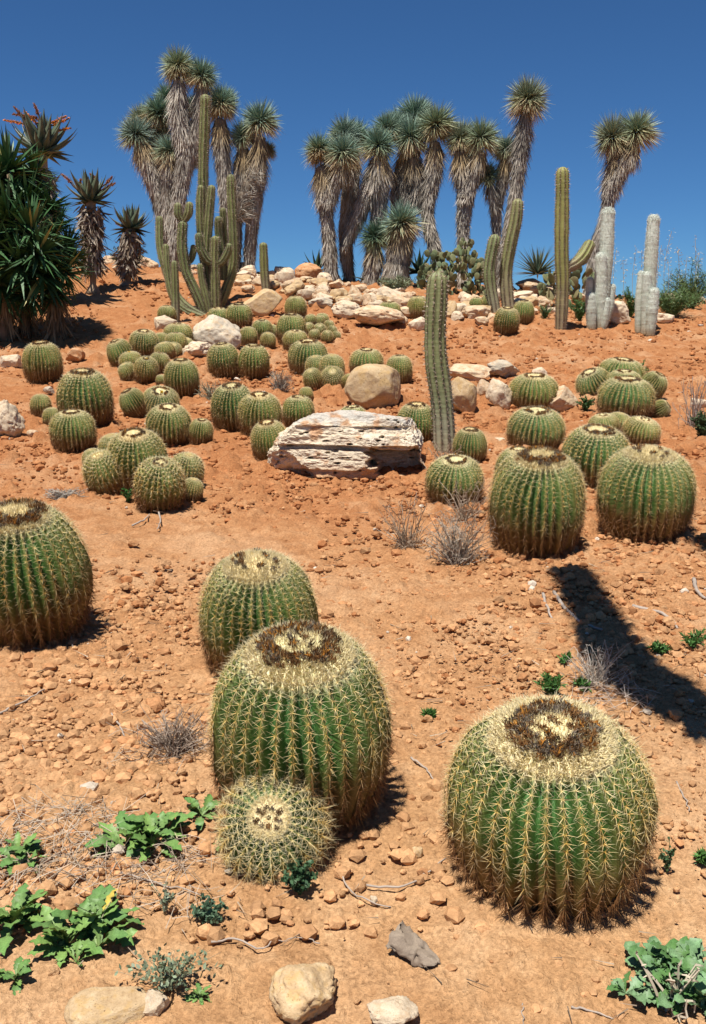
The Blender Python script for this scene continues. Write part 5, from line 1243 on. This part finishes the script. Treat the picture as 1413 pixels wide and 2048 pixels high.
# ------------------------------------------------------------------ dry shrubs, straw and twigs
def dry(label, px, py, wpx, hpx, n, flat=False, col=((.26, .19, .13), (.44, .35, .26)), name='dry_shrub', thick=1.0, grp=None):
    p = hit(px, py); k = mpp(p[1], py); rng = np.random.default_rng(int(px * 5 + py)); W_, H_ = wpx * .5 * k, hpx * k
    acc = Acc()
    for _ in range(n):
        if flat:
            q = np.array([rng.uniform(-1, 1) * W_, rng.uniform(-1, 1) * H_ * 2.2, 0]); a_ = rng.normal() * .7 + (0 if rng.random() < .6 else 1.5); l = W_ * rng.uniform(.15, .5)
            d = np.array([math.cos(a_) * l, math.sin(a_) * l, 0]); P = np.array([q - d, q + rng.normal(size=3) * l * .12, q + d])
            for v in P: v[2] = gz(p[0] + v[0], p[1] + v[1]) - p[2] + rng.uniform(.008, .03) + (rng.random() < .15) * rng.uniform(0, .06)
            P = catmull(P, 5)
        else:
            a_ = rng.uniform(0, 6.283); rr = W_ * math.sqrt(rng.random()); hh = H_ * rng.uniform(.25, 1) ** 1.3
            d = np.array([rr * math.cos(a_), rr * math.sin(a_) * .7, hh]); b = np.array([rng.normal() * W_ * .12, rng.normal() * W_ * .1, -.01])
            P = catmull(np.array([b, b + d * [.4, .4, .55] + rng.normal(size=3) * W_ * .07, b + d]), 6)
        c_ = np.array(col[0]) + (np.array(col[1]) - np.array(col[0])) * rng.random()
        tube(acc, P, np.linspace(.0022, .0009, len(P)) * thick * (.6 if flat else 1), 3, c_, False)
        if not flat:
            for _b in range(3):
                u = rng.integers(2, 6); e = P[u] + rng.normal(size=3) * [W_ * .13, W_ * .13, H_ * .12]
                tube(acc, np.array([P[u], .5 * (P[u] + e) + rng.normal(size=3) * .003, e]), np.array([.0014, .001, .0006]) * thick, 3, c_, False)
    o = obj(name, acc.mesh(name, M['dry'], False), None, p); tag(o, label, 'shrub' if not flat else 'straw', grp); return o
dry('leggy dry shrub of upright twigs in front of the bright green small barrel', 812, 1098, 130, 110, 55, thick=1.5)
dry('dense grey dry shrub between two barrels', 915, 1125, 140, 110, 150, thick=1.4, col=((.25, .20, .15), (.46, .39, .31)))
dry('tall dry stalks at the foot of the bold-ringed barrel', 930, 1040, 110, 90, 50, thick=1.5)
dry('tangled dead twig heap beside the tall large barrel', 345, 1505, 150, 90, 170, col=((.22, .16, .12), (.42, .34, .27)))
dry('flattened dead twigs around the tangled heap', 330, 1500, 190, 30, 60, True, col=((.25, .19, .14), (.45, .37, .28)))
dry('pale straw litter around the low weed', 110, 1690, 250, 60, 230, True, ((.32, .25, .18), (.55, .46, .36)), 'dry_straw')
dry('thin straw litter reaching from the weeds over bare soil', 300, 1760, 260, 60, 60, True, ((.34, .26, .19), (.55, .46, .36)), 'dry_straw')
dry('dead roots and stems under the bright leafy weed', 330, 1730, 130, 30, 70, True, ((.26, .19, .14), (.48, .38, .29)), 'dry_straw')
dry('pale dry grass tuft beside the long shadow', 1190, 1375, 130, 90, 80, col=((.36, .30, .24), (.58, .52, .44)))
dry('straw litter behind the widest barrel', 1220, 1400, 160, 30, 90, True, ((.36, .28, .22), (.58, .5, .42)), 'dry_straw')
dry('low grey moss-like tuft beside the front cluster of barrels', 128, 998, 84, 24, 160, col=((.30, .27, .23), (.44, .40, .34)), thick=1.8)
dry('grey dry tuft beside the twin barrels', 560, 785, 60, 46, 90, col=((.24, .2, .16), (.36, .32, .25)), thick=2.2)
dry('grey-green dry tuft behind the narrow tucked barrel', 425, 800, 60, 40, 80, col=((.16, .16, .1), (.3, .28, .2)), thick=2.2)
dry('thin dry stalks at the slope edge above the dark bush', 1385, 860, 70, 120, 30, thick=2.2, col=((.3, .24, .2), (.45, .38, .32)))
dry('thin dry stalks at the foot of the grey column cactus', 890, 935, 70, 60, 40, thick=1.8)
dry('dead grass blades among the lush weed', 1345, 2010, 130, 120, 12, thick=2.4, col=((.45, .38, .28), (.6, .52, .4)))
TW = [([(1265, 1218), (1310, 1226), (1343, 1243), (1356, 1262)], 8, 'grey curved branch lying beyond the long shadow'), ([(1108, 1190), (1132, 1222), (1165, 1250), (1205, 1265)], 8, 'grey branch running into the long shadow'),
      ([(1086, 1190), (1094, 1215), (1103, 1240)], 7, 'short grey stick beside the long shadow'), ([(735, 1776), (800, 1780), (850, 1755), (893, 1724)], 5, 'thin pale twig reaching the widest barrel'),
      ([(683, 1750), (700, 1782), (745, 1812), (785, 1817)], 4, 'thin curved twig next to the white stone chip'), ([(1388, 1163), (1396, 1188), (1413, 1202)], 9, 'thick grey stick at the slope edge'),
      ([(0, 1432), (48, 1408), (90, 1384)], 5, 'brown twig on clods below the large edge barrel'), ([(225, 1432), (238, 1452), (250, 1478)], 5, 'short brown twig beside the tangled heap'),
      ([(120, 1210), (135, 1250), (147, 1300)], 5, 'thin stick leaning on the large edge barrel'), ([(824, 1520), (850, 1540), (868, 1565)], 5, 'short dark twig between the two large barrels'),
      ([(265, 1055), (290, 1042), (300, 1030)], 4, 'small twig below the front cluster'), ([(318, 1028), (322, 1042), (316, 1060)], 4, 'forked root bit below the foremost cluster barrel'),
      ([(425, 1890), (480, 1885), (520, 1905), (560, 1880)], 5, 'grey crooked branch beside the bluish weed'), ([(240, 1752), (350, 1780), (420, 1800)], 4, 'long straight straw stalk across open soil'),
      ([(1145, 2020), (1190, 2030), (1230, 2048)], 5, 'grey stick near the lush weed'), ([(640, 1890), (600, 1882), (560, 1890)], 3, 'short pale twig near the dead husk'), ([(1045, 2010), (1046, 2040), (1046, 2060)], 3, 'thin dry stalk on soil near the chalky stone'),
      ([(630, 1640), (660, 1610), (640, 1590)], 3, 'thin root strand at the foot of the tall large barrel'), ([(1355, 1570), (1370, 1600), (1380, 1625)], 4, 'dark short twig beyond the widest barrel')]
for path, wp, lab in TW:
    H = [hit(x, y) for x, y in path]; k = mpp(H[0][1], path[0][1]); b = H[0]
    P = catmull(np.array([h + [0, 0, wp * .3 * k + .006] for h in H]) - b, 16); P += .004 * np.stack([vnoise(np.stack([np.arange(16) * .6, np.full(16, wp), np.full(16, j)], -1), j) for j in range(3)], -1)
    acc = Acc(); tube(acc, P, np.linspace(wp * .5, wp * .28, 16) * k, 6, (.36, .30, .25))
    tag(obj('twig', acc.mesh('twig', M['dry'], True), None, b), lab, 'twig', 'dead twigs lying on the soil')
# plant litter strewn over the foreground
rng = np.random.default_rng(88); n = 900
y = np.exp(rng.uniform(np.log(1.6), np.log(8), n)); x = rng.uniform(-.42, .42, n) * y
keep = fbm(np.stack([x * 1.1, y * 1.1, 0 * x], -1), 3, 33) + .3 * rng.normal(size=n) > .0
x, y = x[keep], y[keep]; n = len(x)
a_ = rng.random(n) * 6.283; D = np.stack([np.cos(a_), np.sin(a_), .12 * rng.normal(size=n)], -1)
acc = Acc(); cl = lerp((.13, .09, .06), (.46, .37, .27), rng.random(n))
L_ = rng.uniform(.02, .10, n) * (.6 + .12 * y)
spikes(acc, np.stack([x, y, ground(x, y) + .016], -1), D, L_, .0022 + .0007 * y, cl, cl, rng)
o = obj('plant_litter', acc.mesh('plant_litter', M['dry'], False)); o['kind'] = 'stuff'; tag(o, 'small dry sticks and stalk bits littering the soil', 'litter')
